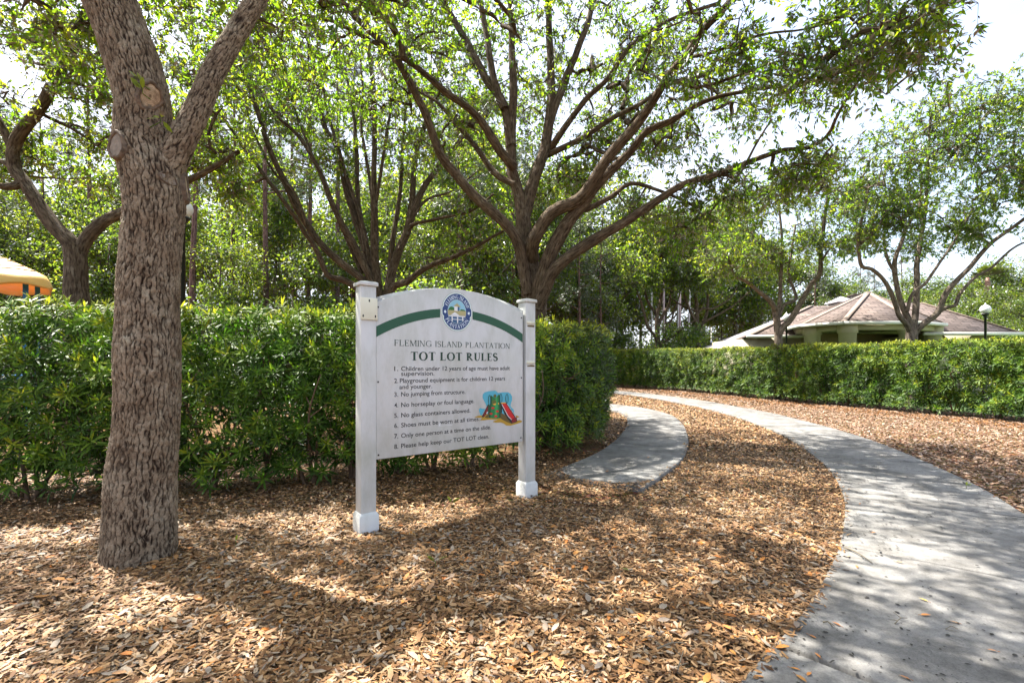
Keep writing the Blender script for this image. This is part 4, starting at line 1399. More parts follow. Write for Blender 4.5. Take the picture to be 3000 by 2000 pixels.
YS = 33.0
LMa = [
    limb([(1928, 1130), (1928, 1060), (1928, 1015), (1926, 998), (1925, 956), (1925, 915), (1936, 876), (1938, 837), (1935, 780)], 26, 7, (YS, YS)),
    limb([(1926, 1005), (1919, 985), (1899, 959), (1889, 925), (1879, 888), (1868, 859), (1850, 810)], 11, 5, (YS, 32)),
    limb([(1930, 1020), (1935, 1009), (1967, 988), (1993, 968), (2018, 949), (2040, 938)], 11, 5, (YS, 32)),
    limb([(1930, 950), (1938, 929), (1959, 893), (1967, 854), (1980, 800)], 12, 5, (YS, 33.5)),
    limb([(1924, 930), (1919, 915), (1902, 891), (1889, 854), (1880, 800)], 10, 5, (YS, 33.5)),
    limb([(1931, 1012), (1938, 1000), (1959, 961), (1972, 922), (1984, 888), (1995, 840)], 8, 4, (YS, 32.4)),
]
LMb = [
    limb([(2045, 1130), (2045, 1060), (2044, 1010), (2042, 965), (2042, 922), (2040, 871), (2037, 829), (2035, 770)], 22, 8, (YS, YS)),
    limb([(2041, 952), (2035, 936), (2018, 902), (2003, 854), (1995, 800)], 11, 5, (YS, 32.4)),
    limb([(2045, 975), (2052, 959), (2069, 925), (2073, 888), (2076, 837), (2090, 780)], 12, 5, (YS, 33.4)),
    limb([(2055, 955), (2066, 942), (2103, 922), (2146, 897), (2171, 876), (2200, 850)], 9, 4, (YS, 32)),
    limb([(2044, 920), (2056, 905), (2090, 903), (2138, 874), (2160, 840)], 8, 4, (YS, 33)),
    limb([(2041, 910), (2020, 905), (1990, 890), (1960, 870)], 7, 4, (YS, 33)),
]
r6 = np.random.default_rng(91)
for LM, cx, lab in ((LMa, 1928, 'left of two multi stemmed oaks behind the far end of the long hedge'), (LMb, 2044, 'right of two multi stemmed oaks behind the far end of the long hedge')):
    E_ = lambda n, px, py, Y, rad: ell(n, at(px, py, Y), rad, r6)
    tg = np.vstack([E_(270, cx, 710, YS, (3.3, 2.8, 2.7)), E_(70, cx - 60, 820, YS - 1, (1.5, 1.2, .7)), E_(70, cx + 70, 820, YS - 1, (1.7, 1.2, .7))])
    build_tree('oak_tree', lab, 'tree', (at(cx, 1068, YS)[0], YS, 0), LM, tg, r6, dict(n=48, L=(.16, .25), var=(.45, 1.0)), mats=('bark_oak', 'leaf_oak'),
               tw=1, sides=7, rk=.008, twL=.7, rmin=.012, group='pair of oaks behind the far hedge')

# ------------------------------------------------------------------ woods
rw = np.random.default_rng(101)


def proto_broad(H, rad, nb, n, bare, mat, L=(.16, .27), lean=.3, dens=1.3):
    trunk = catmull(np.array([[0, 0, -.2], [lean * .3, .1, H * .25], [lean, -.1, H * .5], [lean * 1.2, .1, H * .8]]), .5)
    limbs = [(trunk, np.linspace(.16, .04, len(trunk)))]
    for k in range(6):
        i0 = int(len(trunk) * rw.uniform(max(.25, bare - .1), .8))
        d = norm(rdirs(1, rw)[0] * np.array([1, 1, .3]) + np.array([0, 0, .7]))
        p = trunk[i0]
        Lb = rad * rw.uniform(.7, 1.1)
        q_ = catmull(np.array([p, p + d * Lb * .5, p + d * Lb + np.array([0, 0, .3])]), .4)
        limbs.append((q_, np.linspace(.07, .025, len(q_))))
    parts = []
    for k in range(nb):
        c = np.array([rw.uniform(-1, 1) * rad * .6 + lean, rw.uniform(-1, 1) * rad * .6, H * rw.uniform(bare + .1, .95)])
        parts.append(ell(n // nb, c, (rad * .55, rad * .55, H * .13), rw))
    tg_ = np.vstack(parts)
    br_ = grow(limbs, tg_, rw, rmin=.012, rk=.009)
    V, F, B = tubes(limbs, 7)
    V2, F2, B2 = tubes(br_, 4)
    me_t = mesh_np('trunk', V, F, M['bark_far'], {'bark': B}, True)
    me_b = mesh_np('branches', V2, F2, M['bark_far'], {'bark': B2}, True)
    V, F, v_ = clumps(tg_, rw, n=int(30 * dens), spread=.38, L=L, wr=.5, var=(.05, .9))
    me_c = mesh_np('crown', V, F, mat, {'var': v_})
    return [('trunk', me_t), ('branches', me_b), ('crown', me_c)]


def proto_pine(H, bare, n):
    trunk = catmull(np.array([[0, 0, -.2], [.1, .05, H * .3], [-.05, .1, H * .65], [.1, 0, H]]), .8)
    limbs = [(trunk, np.linspace(.19, .04, len(trunk)))]
    for k in range(16):
        z = H * rw.uniform(bare, .97)
        p = np.array([np.interp(z, trunk[:, 2], trunk[:, 0]), np.interp(z, trunk[:, 2], trunk[:, 1]), z])
        a_ = rw.uniform(0, 6.28)
        Lb = (1.05 - z / H) * H * .16 + .8
        d = np.array([np.cos(a_), np.sin(a_), rw.uniform(-.05, .3)])
        q_ = catmull(np.array([p, p + d * Lb * .5, p + d * Lb + np.array([0, 0, .25])]), .4)
        limbs.append((q_, np.linspace(.045, .015, len(q_))))
    ends = np.vstack([l_[0][len(l_[0]) // 2:] for l_ in limbs[1:]])
    tg_ = ends[rw.integers(0, len(ends), n)] + rw.normal(size=(n, 3)) * .32
    br_ = grow(limbs, tg_, rw, rmin=.009, rk=.005, start=.4)
    V, F, B = tubes(limbs, 7)
    V2, F2, B2 = tubes(br_, 3)
    me_t = mesh_np('trunk', V, F, M['bark_pine'], {'bark': B}, True)
    me_b = mesh_np('branches', V2, F2, M['bark_pine'], {'bark': B2}, True)
    k = 34
    C = np.repeat(tg_, k, 0)
    D = norm(rdirs(len(C), rw) + np.array([0, 0, .25]))
    l_ = rw.uniform(.16, .30, len(C))
    V, F, va = leaves4(C, D, rdirs(len(C), rw), l_, .018, np.clip(rw.normal(.5, .2, len(C)), 0, 1), 0.0)
    return [('trunk', me_t), ('branches', me_b), ('crown', mesh_np('crown', V, F, M['needle'], {'var': va}))]


def proto_shrub(H, rad, n, mat, L=(.12, .2)):
    limbs = []
    for k in range(5):
        d = norm(np.r_[rw.normal(size=2) * .5, 1.0])
        q_ = catmull(np.array([[0, 0, -.1], d * H * .4, d * H * .8 + rw.normal(size=3) * .15]), .3)
        limbs.append((q_, np.linspace(.04, .012, len(q_))))
    tg_ = np.vstack([ell(n // 3, (rw.uniform(-.4, .4) * rad, rw.uniform(-.4, .4) * rad, H * f), (rad * s_, rad * s_, H * .28), rw) for f, s_ in ((.3, 1.0), (.55, .9), (.8, .6))])
    V, F, B = tubes(limbs, 5)
    me_t = mesh_np('stems', V, F, M['bark_far'], {'bark': B}, True)
    V, F, v_ = clumps(tg_, rw, n=40, spread=.3, L=L, wr=.5, var=(.0, .75))
    return [('stems', me_t), ('crown', mesh_np('crown', V, F, mat, {'var': v_}))]


def plant(parts, name, label, cat, loc, rz, sc, group):
    root = thing(name, label, cat, loc, group, rz)
    root.scale = (sc, sc, sc * rw.uniform(.92, 1.1))
    for nme, me in parts:
        o = obj(nme, me, root)
        if nme in ('crown', 'branches'):
            o['kind'] = 'stuff'
    return root


BR = [proto_broad(12, 2.8, 9, 330, .22, M['leaf_wood']), proto_broad(15, 3.0, 9, 330, .32, M['leaf_wood'], lean=-.4),
      proto_broad(10, 2.6, 8, 300, .15, M['leaf_bright'], lean=.5), proto_broad(13, 3.2, 10, 340, .25, M['leaf_bright'], lean=.1)]
PN = [proto_pine(19, .55, 330), proto_pine(22, .62, 300), proto_pine(17, .35, 330)]
SH = [proto_shrub(2.6, 1.6, 150, M['leaf_wood']), proto_shrub(3.6, 1.9, 180, M['leaf_wood']), proto_shrub(3.0, 1.8, 160, M['leaf_bright'])]

WOOD = 'trees of the wood beyond the playground'


ORD = ['nearest', 'second nearest', 'third nearest', 'fourth nearest', 'fifth nearest', 'sixth nearest', 'seventh nearest', 'eighth nearest', 'ninth nearest', 'tenth nearest']
MARKS = ((0, 'past the yellow play roof'), (260, 'behind the crooked oak'), (540, 'behind the foreground trunk'), (720, 'just right of the foreground trunk'), (960, 'left of the many stemmed oak'),
         (1150, 'behind the many stemmed oak'), (1400, 'above the middle of the sign'), (1640, 'behind the spreading oak'), (1850, 'right of the spreading oak'), (2000, 'behind the left small far oak'), (9999, 'behind the right small far oak'))
MARKS2 = ((2300, 'left of the house'), (2420, 'above the left roof wing'), (2520, 'left of the pavilion peak'), (2640, 'right of the pavilion peak'), (2760, 'above the right roof wing'), (2880, 'left of the globe lamp'), (2980, 'behind the palm'), (9999, 'at the right edge'))


def ranked(items, kindword, marks):
    """items: (px, Y) -> one label each, told apart by landmark and by distance"""
    key = [next(ph for hi_, ph in marks if px < hi_) for px, Y in items]
    out = [None] * len(items)
    for k_ in set(key):
        ids = sorted((n_ for n_ in range(len(items)) if key[n_] == k_), key=lambda n_: items[n_][1])
        for r_, n_ in enumerate(ids):
            out[n_] = ((ORD[r_] + ' ' + kindword) if len(ids) > 1 else kindword) + ' ' + k_
    return out


# front rank of the wood: photo column, distance, kind, scale
WD = [(-420, 20, 0, .8), (-120, 23, 1, .8), (90, 25, 3, .85), (330, 24, 2, .9), (520, 26, 0, .9), (640, 22, 3, .62), (800, 27, 1, .9), (930, 23, 2, .75), (1060, 28, 0, .95),
                                     (1200, 24, 3, .7), (1330, 28, 1, .9), (1420, 30, 2, 1.0), (1600, 33, 1, .95), (1690, 36, 3, 1.0), (1800, 40, 0, .95), (1880, 46, 3, 1.05), (2000, 50, 2, 1.05), (2120, 50, 0, .9),
                                     (430, 33, 1, 1.0), (720, 34, 3, 1.0), (990, 36, 2, 1.1), (1270, 38, 0, 1.1), (1530, 42, 3, 1.1), (200, 33, 0, 1.05), (-60, 31, 2, 1.0), (-300, 28, 3, .95), (-700, 24, 1, .9), (560, 38, 3, 1.5), (760, 41, 1, 1.35), (900, 37, 3, 1.45), (1090, 42, 2, 1.8), (1230, 36, 3, 1.4), (1390, 40, 1, 1.35), (1500, 37, 3, 1.45), (1640, 44, 2, 1.9), (1760, 46, 3, 1.6), (1450, 48, 3, 1.8), (1560, 52, 2, 2.2), (1340, 46, 3, 1.7), (1880, 52, 1, 1.2), (350, 37, 2, 1.7), (150, 36, 3, 1.4), (-60, 38, 1, 1.4), (1700, 50, 0, 1.5), (1830, 44, 2, 1.6), (1950, 47, 3, 1.4), (2060, 54, 3, 1.6), (2150, 50, 2, 1.7), (2230, 58, 3, 1.5), (2330, 60, 2, 1.6)]
dark_l = iter(ranked([(w_[0], w_[1]) for w_ in WD if w_[2] < 2], 'dark leafy tree of the wood', MARKS))
brig_l = iter(ranked([(w_[0], w_[1]) for w_ in WD if w_[2] > 1], 'yellow green tree of the wood', MARKS))
for k, (px, Y, t_, s_) in enumerate(WD):
    b = at(px, HZ, Y)
    plant(BR[t_], 'broadleaf_tree', next(dark_l if t_ < 2 else brig_l), 'tree', (b[0], Y, 0), rw.uniform(0, 6.28), s_, WOOD)
PD = [(255, 28, 1, .95), (570, 21, 0, .9), (685, 27, 1, .9), (783, 23, 0, .95), (860, 29, 1, .95), (905, 25, 0, .9), (985, 26, 1, .95), (1040, 30, 0, 1.0), (1262, 30, 1, .95), (1345, 27, 0, .95),
                                     (1640, 37, 0, .8), (1700, 30, 2, .6), (1762, 32, 2, .62), (1500, 32, 1, .9), (440, 30, 0, 1.0), (120, 32, 0, 1), (-60, 26, 1, .95)]
pine_l = ranked([(w_[0], w_[1]) for w_ in PD], 'tall bare trunked pine of the wood', MARKS)
for k, (px, Y, t_, s_) in enumerate(PD):
    b = at(px, HZ, Y)
    plant(PN[t_], 'pine_tree', pine_l[k], 'tree', (b[0], Y, 0), rw.uniform(0, 6.28), s_, 'pines in the wood behind the hedge')
SD = []
for k in range(40):
    px = -260 + k * 60 + rw.uniform(-25, 25)
    SD.append((px, rw.uniform(17.5, 24) if px < 1450 else rw.uniform(32, 44)))
shr_l = ranked(SD, 'undergrowth shrub of the wood', MARKS)
for k, (px, Y) in enumerate(SD):
    b = at(px, HZ, Y)
    plant(SH[k % 3], 'shrub', shr_l[k], 'shrub', (b[0], Y, 0), rw.uniform(0, 6.28), rw.uniform(.85, 1.25), 'undergrowth shrubs of the wood')
HD = [(2390, 55, 'p2', .75), (2480, 60, 'p0', .62), (2560, 52, 'p2', .7), (2640, 58, 'b0', .75), (2740, 44, 'b2', .62), (2830, 48, 'b3', .62), (2920, 40, 'b2', .55), (3010, 36, 'b3', .52), (3110, 38, 'b2', .7),
                                     (2960, 62, 'p2', .85), (3060, 55, 'p0', .7), (2250, 58, 'b3', .72), (2330, 62, 'b1', .6), (2790, 66, 'p1', .62), (2700, 60, 'b3', .8), (2200, 64, 'p0', .6), (3300, 40, 'b1', .9), (3250, 30, 'b3', .6), (2870, 56, 'p2', .6), (2420, 47, 'b3', .62), (2500, 50, 'b2', .8), (2590, 46, 'b3', .66), (2670, 50, 'b2', .85), (2780, 40, 'b3', .6), (2860, 43, 'b2', .75), (2960, 46, 'b3', .75), (3040, 44, 'b2', .8), (2530, 62, 'b3', .9), (2620, 66, 'b2', 1.0), (2820, 64, 'b3', .95), (2930, 70, 'b2', 1.15), (3000, 60, 'b3', .95), (2330, 52, 'b2', .7), (2180, 56, 'b3', .85), (2080, 56, 'b2', .9), (2450, 58, 'b2', 1.2), (2550, 50, 'b3', .85), (2720, 52, 'b2', 1.1), (2800, 50, 'b3', .9), (2900, 52, 'b2', 1.15), (3000, 50, 'b3', 1.0), (3080, 48, 'b2', 1.1), (2640, 70, 'p2', 1.0), (2400, 68, 'p2', 1.05), (2520, 72, 'p2', .95)]
hp_l = iter(ranked([(w_[0], w_[1]) for w_ in HD if w_[2][0] == 'p'], 'distant pine', MARKS2))
hb_l = iter(ranked([(w_[0], w_[1]) for w_ in HD if w_[2][0] == 'b'], 'sunny light green tree', MARKS2))
for k, (px, Y, t_, s_) in enumerate(HD):
    b = at(px, HZ, Y)
    if t_[0] == 'p':
        plant(PN[int(t_[1])], 'pine_tree', next(hp_l), 'tree', (b[0], Y, 0), rw.uniform(0, 6.28), s_, 'pines behind the house')
    else:
        plant(BR[int(t_[1])], 'broadleaf_tree', next(hb_l), 'tree', (b[0], Y, 0), rw.uniform(0, 6.28), s_, 'leafy trees behind the house')
BD = [(2560 + k * 65, rw.uniform(33, 40)) for k in range(10)]
bs_l = ranked(BD, 'bright green bush behind the house', MARKS2)
for k, (px, Y) in enumerate(BD):
    b = at(px, HZ, Y)
    plant(SH[2], 'shrub', bs_l[k], 'shrub', (b[0], Y, 0), rw.uniform(0, 6.28), rw.uniform(1.0, 1.3), 'bushes behind the house')

# ------------------------------------------------------------------ house with the octagonal pavilion
def shingles():
    m, t, b, o = newmat('roof_shingles')
    a = nd(t, 'Attribute', attribute_name='slope')
    br_ = nd(t, 'TexBrick', offset=0.5, ins={'Scale': 1.0, 'Mortar Size': 0.02, 'Brick Width': 0.5, 'Row Height': 0.19, 'Color1': (.105, .082, .072, 1), 'Color2': (.19, .150, .132, 1), 'Mortar': (.055, .042, .036, 1)})
    n = nd(t, 'TexNoise', ins={'Scale': 1.3, 'Detail': 6.0})
    t.links.new(a.outputs['Vector'], br_.inputs['Vector'])
    t.links.new(a.outputs['Vector'], n.inputs['Vector'])
    r = ramp(t, [(0.3, (.72, .72, .74)), (0.7, (1.15, 1.12, 1.1))])
    t.links.new(n.outputs[0], r.inputs[0])
    mx = nd(t, 'MixRGB', blend_type='MULTIPLY', ins={0: 1.0})
    t.links.new(br_.outputs['Color'], mx.inputs[1]); t.links.new(r.outputs[0], mx.inputs[2])
    t.links.new(mx.outputs[0], b.inputs['Base Color'])
    b.inputs['Roughness'].default_value = 0.9
    b.inputs['Specular IOR Level'].default_value = 0.2
    bm = nd(t, 'Bump', ins={'Strength': 0.6, 'Distance': 0.02})
    t.links.new(br_.outputs['Fac'], bm.inputs['Height'])
    t.links.new(bm.outputs[0], b.inputs['Normal'])
    return m


M['shingle'] = shingles()
M['stucco'] = plain('olive_beige_stucco', (.42, .38, .265), 0.85, 0.10, 3, bump=.25, bscale=90)
M['ridge'] = plain('ridge_cap', (.22, .17, .14), 0.9, 0.2, 6)
M['gutter'] = plain('white_gutter', (.62, .62, .56), 0.5, 0.06, 5)
M['dark_in'] = plain('shaded_interior', (.10, .08, .06), 0.9)
M['white_p'] = plain('white_paint_wood', (.70, .70, .68), 0.5, 0.05, 6)
M['greyroof'] = plain('grey_shingle', (.30, .28, .30), 0.9, 0.25, 4)


def slope_face(P):
    P = np.asarray(P, float)
    return P


def roof_poly(name, polys, mat, parent, thick=.10):
    """polys: list of 3D polygons (each a planar-ish roof face); adds slope coordinates for the shingles"""
    VS, F, SL, n0 = [], [], [], 0
    for P in polys:
        P = np.asarray(P, float)
        e = norm(P[1] - P[0])
        nrm = norm(np.cross(P[1] - P[0], P[-1] - P[0]))
        up_ = np.cross(nrm, e)
        sl = np.c_[(P - P[0]) @ e, (P - P[0]) @ up_, np.zeros(len(P))]
        lo = P - np.array([0, 0, thick])
        VS += [P, lo]; SL += [sl, sl]
        k = len(P)
        F.append(list(range(n0, n0 + k)))
        F.append(list(range(n0 + 2 * k - 1, n0 + k - 1, -1)))
        for i_ in range(k):
            F.append([n0 + i_, n0 + k + i_, n0 + k + (i_ + 1) % k, n0 + (i_ + 1) % k])
        n0 += 2 * k
    by = {}
    for f in F:
        by.setdefault(len(f), []).append(f)
    return wobj(name, np.vstack(VS), [np.array(v) for v in by.values()], mat, parent, {'slope': np.vstack(SL)})


def bar(mb, p, q, w, h, z0=0):
    """box along p->q (xy or xyz), width w, height h hanging below the line"""
    p, q = np.asarray(p, float), np.asarray(q, float)
    d = norm(q - p); s_ = norm(np.cross(d, [0, 0, 1.0])) * w / 2
    zz = np.array([0, 0, h])
    R_ = lambda c: [c - s_ - zz, c + s_ - zz, c + s_, c - s_]
    mb.loft([R_(p), R_(q)])


def mbobj(mb, name, mat, parent, smooth=False):
    V = np.concatenate(mb.v)
    return wobj(name, V, [np.array(v) for v in mb.f.values()], mat, parent, None, smooth)


house = thing('house', 'low house with brown shingle roofs and an octagonal pavilion behind the long hedge', 'house', (16.5, 23.0, 0))
ZE = 3.2
apex = np.array([17.07, 22.9, 4.86])
octo = np.array([(13.05, 21.5), (13.87, 20.0), (16.78, 19.84), (19.0, 20.95), (20.3, 23.2), (19.2, 25.4), (16.4, 26.4), (13.6, 24.6)])
pol = []
for k in range(8):
    a_, b_ = octo[k], octo[(k + 1) % 8]
    pol.append([(*a_, ZE), (*b_, ZE), tuple(apex)])
pr = roof_poly('pavilion_roof', pol, M['shingle'], house, .06)
for k in (0, 1, 2, 3, 4, 7):
    mb = MB(); bar(mb, np.r_[octo[k], ZE] + [0, 0, .035], apex + [0, 0, .035], .19, .05)
    mbobj(mb, 'ridge_cap', M['ridge'], pr)
for k in range(4):
    a_, b_ = octo[k - 1 if k == 0 else k - 1], octo[k]
    mb = MB()
    out = lambda p: apex[:2] + (p - apex[:2]) * 1.012
    bar(mb, np.r_[out(octo[(k - 1) % 8]), ZE + .01], np.r_[out(octo[k]), ZE + .01], .12, .13)
    mbobj(mb, 'gutter', M['gutter'], pr)
inn = lambda p, f: apex[:2] + (p - apex[:2]) * f
for k in (7, 0, 1, 2, 3):
    mb = MB()
    bar(mb, np.r_[inn(octo[k], .86), ZE - .03], np.r_[inn(octo[(k + 1) % 8], .86), ZE - .03], .34, .30)
    mbobj(mb, 'beam', M['stucco'], house)
for k in (0, 1, 2, 3, 4, 7):
    c = inn(octo[k], .85)
    mb = MB()
    a8 = np.linspace(0, 2 * np.pi, 8, endpoint=False) + .39
    rg = lambda rr, z: [(c[0] + rr * np.cos(t_), c[1] + rr * np.sin(t_), z) for t_ in a8]
    mb.loft([rg(.33, -.05), rg(.33, 2.74), rg(.39, 2.76), rg(.39, 3.10), rg(.36, 3.16)])
    mbobj(mb, 'column', M['stucco'], house)
# pavilion ceiling soffit and back wall
V = np.array([(*inn(p, .97), ZE - .07) for p in octo])
wobj('soffit', V, np.array([range(8)]), M['stucco'], house)
mb = MB(); mb.box(13.2, 20.2, 24.0, 24.2, 0, 2.95); mbobj(mb, 'wall', M['stucco'], house)
mb = MB(); mb.box(15.2, 17.2, 23.9, 23.98, .9, 2.2); mbobj(mb, 'window', M['dark_in'], house)
# left wing
zl = 2.8
LF, LFr, RLr, RLl, LB = np.array([11.35, 22.95, zl]), np.array([14.6, 22.95, zl]), np.array([17.6, 25.3, 4.52]), np.array([15.95, 25.5, 4.53]), np.array([13.2, 29.0, zl])
w1 = roof_poly('left_roof', [[LF, LFr, RLr, RLl], [LB, LF, RLl], [(18, 29, zl), LB, RLl, RLr]], M['shingle'], house, .06)
mb = MB(); bar(mb, LF + [-.1, -.05, .02], LFr + [0, -.05, .02], .12, .13); mbobj(mb, 'gutter', M['gutter'], w1)
mb = MB(); bar(mb, LF + [0, 0, .03], RLl + [0, 0, .03], .22, .05); mbobj(mb, 'ridge_cap', M['ridge'], w1)
mb = MB(); mb.box(11.9, 14.2, 23.5, 28.4, 0, 2.72); mbobj(mb, 'wall', M['stucco'], house)
mb = MB(); mb.box(12.4, 13.3, 23.44, 23.49, 1.0, 2.3); mbobj(mb, 'window', M['dark_in'], house)
mb = MB(); mb.box(13.55, 14.1, 23.44, 23.49, 1.0, 2.3); mbobj(mb, 'window', M['dark_in'], house)
# right wing
RF, RFl, RRr, RRl, RB = np.array([22.35, 20.95, zl]), np.array([17.6, 20.95, zl]), np.array([20.05, 23.4, 4.43]), np.array([16.5, 23.4, 4.43]), np.array([24.6, 27.5, zl])
w2 = roof_poly('right_roof', [[RFl, RF, RRr, RRl], [RF, RB, RRr], [RB, (17, 27.5, zl), RRl, RRr]], M['shingle'], house, .06)
mb = MB(); bar(mb, RFl + [.4, -.05, .02], RF + [.1, -.05, .02], .12, .13); mbobj(mb, 'gutter', M['gutter'], w2)
mb = MB(); bar(mb, RF + [0, 0, .03], RRr + [0, 0, .03], .22, .05); mbobj(mb, 'ridge_cap', M['ridge'], w2)
mb = MB(); mb.box(18.6, 21.7, 21.6, 26.5, 0, 2.72); mbobj(mb, 'wall', M['stucco'], house)
# cupola on the left ridge, chimney block
c = at(2464, 895, 26.6)
cup = MB(); cup.box(c[0] - .42, c[0] + .42, c[1] - .42, c[1] + .42, 3.9, c[2] + .12); cu = mbobj(cup, 'cupola', M['white_p'], house)
mb = MB(); k4 = lambda rr, z: [(c[0] + x_ * rr, c[1] + y_ * rr, z) for x_, y_ in ((-1, -1), (1, -1), (1, 1), (-1, 1))]
mb.loft([k4(.58, c[2] + .12), k4(.56, c[2] + .17), k4(.03, c[2] + .50)]); mbobj(mb, 'cupola_roof', M['greyroof'], cu)
mb = MB(); mb.box(c[0] - .3, c[0] + .3, c[1] - .45, c[1] - .425, c[2] - .18, c[2] + .05); mbobj(mb, 'louvre', M['dark_in'], cu)
c = at(2512, 866, 27.5)
mb = MB(); mb.box(c[0] - .28, c[0] + .28, c[1] - .3, c[1] + .3, 3.9, c[2] - .03); ch_ = mbobj(mb, 'chimney', M['white_p'], house)
mb = MB(); mb.box(c[0] - .36, c[0] + .36, c[1] - .38, c[1] + .38, c[2] - .03, c[2] + .05); mbobj(mb, 'chimney_cap', M['shingle'], ch_)
# grey low roof further left and behind
gb = thing('outbuilding', 'low building with pale grey roof showing left of the house', 'building', (16.5, 36, 0))
q0, q1, q2, q3 = at(2070, 1026, 34), at(2330, 1026, 34), at(2345, 905, 39), at(2286, 931, 39)
roof_poly('roof', [[q0, q1, q2, q3], [q0 + [2, 9, 0], q0, q3]], M['greyroof'], gb, .12)
mb = MB(); mb.box(q0[0] + .5, q1[0], 34.6, 41, 0, q0[2] - .14); mbobj(mb, 'wall', M['stucco'], gb)
mb = MB(); bar(mb, q0 + [-.1, -.06, .0], q1 + [0, -.06, 0], .14, .16); mbobj(mb, 'gutter', M['gutter'], gb)

# ------------------------------------------------------------------ lamp posts
M['black'] = plain('black_paint', (.012, .013, .014), 0.35)


def globemat(name, col, trans):
    m, t, b, o = newmat(name)
    b.inputs['Base Color'].default_value = col + (1,)
    b.inputs['Roughness'].default_value = 0.25
    b.inputs['Subsurface Weight'].default_value = 0.0
    b.inputs['Transmission Weight'].default_value = trans
    return m


M['globe'] = globemat('frosted_globe', (.82, .83, .84), .0)


def lamp(label, px, py, Y, rad, acorn=False):
    c = at(px, py, Y)
    root = thing('lamp_post', label, 'lamp', (c[0], Y, 0), 'globe lamp posts')
    zc = c[2]
    pw = rad * .26
    mb = MB(); mb.lathe([(pw * 2.2, -.02), (pw * 2.2, .12), (pw * 1.6, .2), (pw * 1.25, .55), (pw, .62), (pw * .9, zc - rad * 1.9), (pw * 1.5, zc - rad * 1.8), (pw * 1.1, zc - rad * 1.65)], n=14)
    obj('post', mb.mesh('post', M['black'], True), root)
    mb = MB(); mb.lathe([(pw * 1.1, zc - rad * 1.65), (rad * .72, zc - rad * 1.12), (rad * .75, zc - rad * .98), (rad * .6, zc - rad * .93)], n=20)
    obj('fitter', mb.mesh('fitter', M['black'], True), root)
    t_ = np.linspace(-1.15, 1.5, 14)
    if acorn:
        pr_ = [(rad * .55, zc - rad * .95), (rad * .85, zc - rad * .3), (rad * .95, zc + rad * .2), (rad * .8, zc + rad * .55), (rad * .45, zc + rad * .95), (rad * .15, zc + rad * 1.25), (rad * .08, zc + rad * 1.5), (.005, zc + rad * 1.7)]
    else:
        pr_ = [(rad * np.cos(q_), zc + rad * np.sin(q_)) for q_ in t_] + [(rad * .2, zc + rad * 1.12), (rad * .12, zc + rad * 1.35), (.004, zc + rad * 1.45)]
    mb = MB(); mb.lathe(pr_, n=28)
    obj('globe', mb.mesh('globe', M['globe'], True), root)
    return root


lamp('black lamp post with white globe mostly hidden behind the foreground trunk', 536, 612, 7.2, .135)
lamp('black lamp post with round white globe in front of the right roof wing', 2887, 906, 18.0, .165)
lamp('black lamp post with acorn globe close behind the slim forked oak', 2304, 930, 21.6, .15, True)
lamp('distant small lamp post left of the grey roof', 2084, 1002, 42.0, .12, True)

# street light above the small lamp
c = at(2084, 955, 52)
sl = thing('street_light', 'far grey street light with angled head among the trees', 'street light', (c[0], 52, 0))
mb = MB(); mb.lathe([(.08, 0), (.05, c[2])], n=8); obj('pole', mb.mesh('pole', M['gutter']), sl)
mb = MB(); mb.loft([[(0, -.1, c[2] - .1), (0, .1, c[2] - .1), (0, .1, c[2]), (0, -.1, c[2])], [(.45, -.14, c[2] + .12), (.45, .14, c[2] + .12), (.45, .14, c[2] + .28), (.45, -.14, c[2] + .28)]])
obj('lamp_head', mb.mesh('lamp_head', M['white_p']), sl)

# pale poles
M['pole'] = plain('weathered_pole', (.45, .42, .43), 0.85, 0.25, 4)
M['pole2'] = plain('pinkish_pole', (.36, .27, .27), 0.85, 0.25, 4)
for (px, top_, lean, wpx, mt, lab) in ((1909, 880, .0, 5.5, 'pole', 'thin pale pole just left of the left multi stemmed oak'), (1943, 930, .05, 8, 'pole2', 'brownish pole directly behind the left multi stemmed oak'),
                                       (1982, 900, .25, 5, 'pole', 'thin white pole touching a thicker pinkish pole between the two oaks'), (1990, 895, .1, 7, 'pole2', 'thick pinkish grey pole between the two multi stemmed oaks'),
                                       (2012, 900, .35, 5.5, 'pole', 'leaning thin white pole left of the right multi stemmed oak')):
    Y = 40.0
    b = at(px, HZ, Y); hz = at(px, top_ - 120, Y)[2]
    root = thing('wooden_pole', lab, 'pole', (b[0], Y, 0), 'pale poles behind the far hedge')
    rr = wpx / 2 / FPX * Y
    mb = MB(); mb.loft([[(rr * np.cos(t_), rr * np.sin(t_), -.1) for t_ in np.linspace(0, 6.283, 10, endpoint=False)], [(lean + rr * .8 * np.cos(t_), rr * .8 * np.sin(t_), hz) for t_ in np.linspace(0, 6.283, 10, endpoint=False)]])
    obj('shaft', mb.mesh('shaft', M[mt], True), root)
    mb = MB(); mb.lathe([(rr * 1.0, hz), (rr * .9, hz + .05), (.01, hz + .12)], (lean, 0), 10); obj('pole_top', mb.mesh('pole_top', M[mt], True), root)

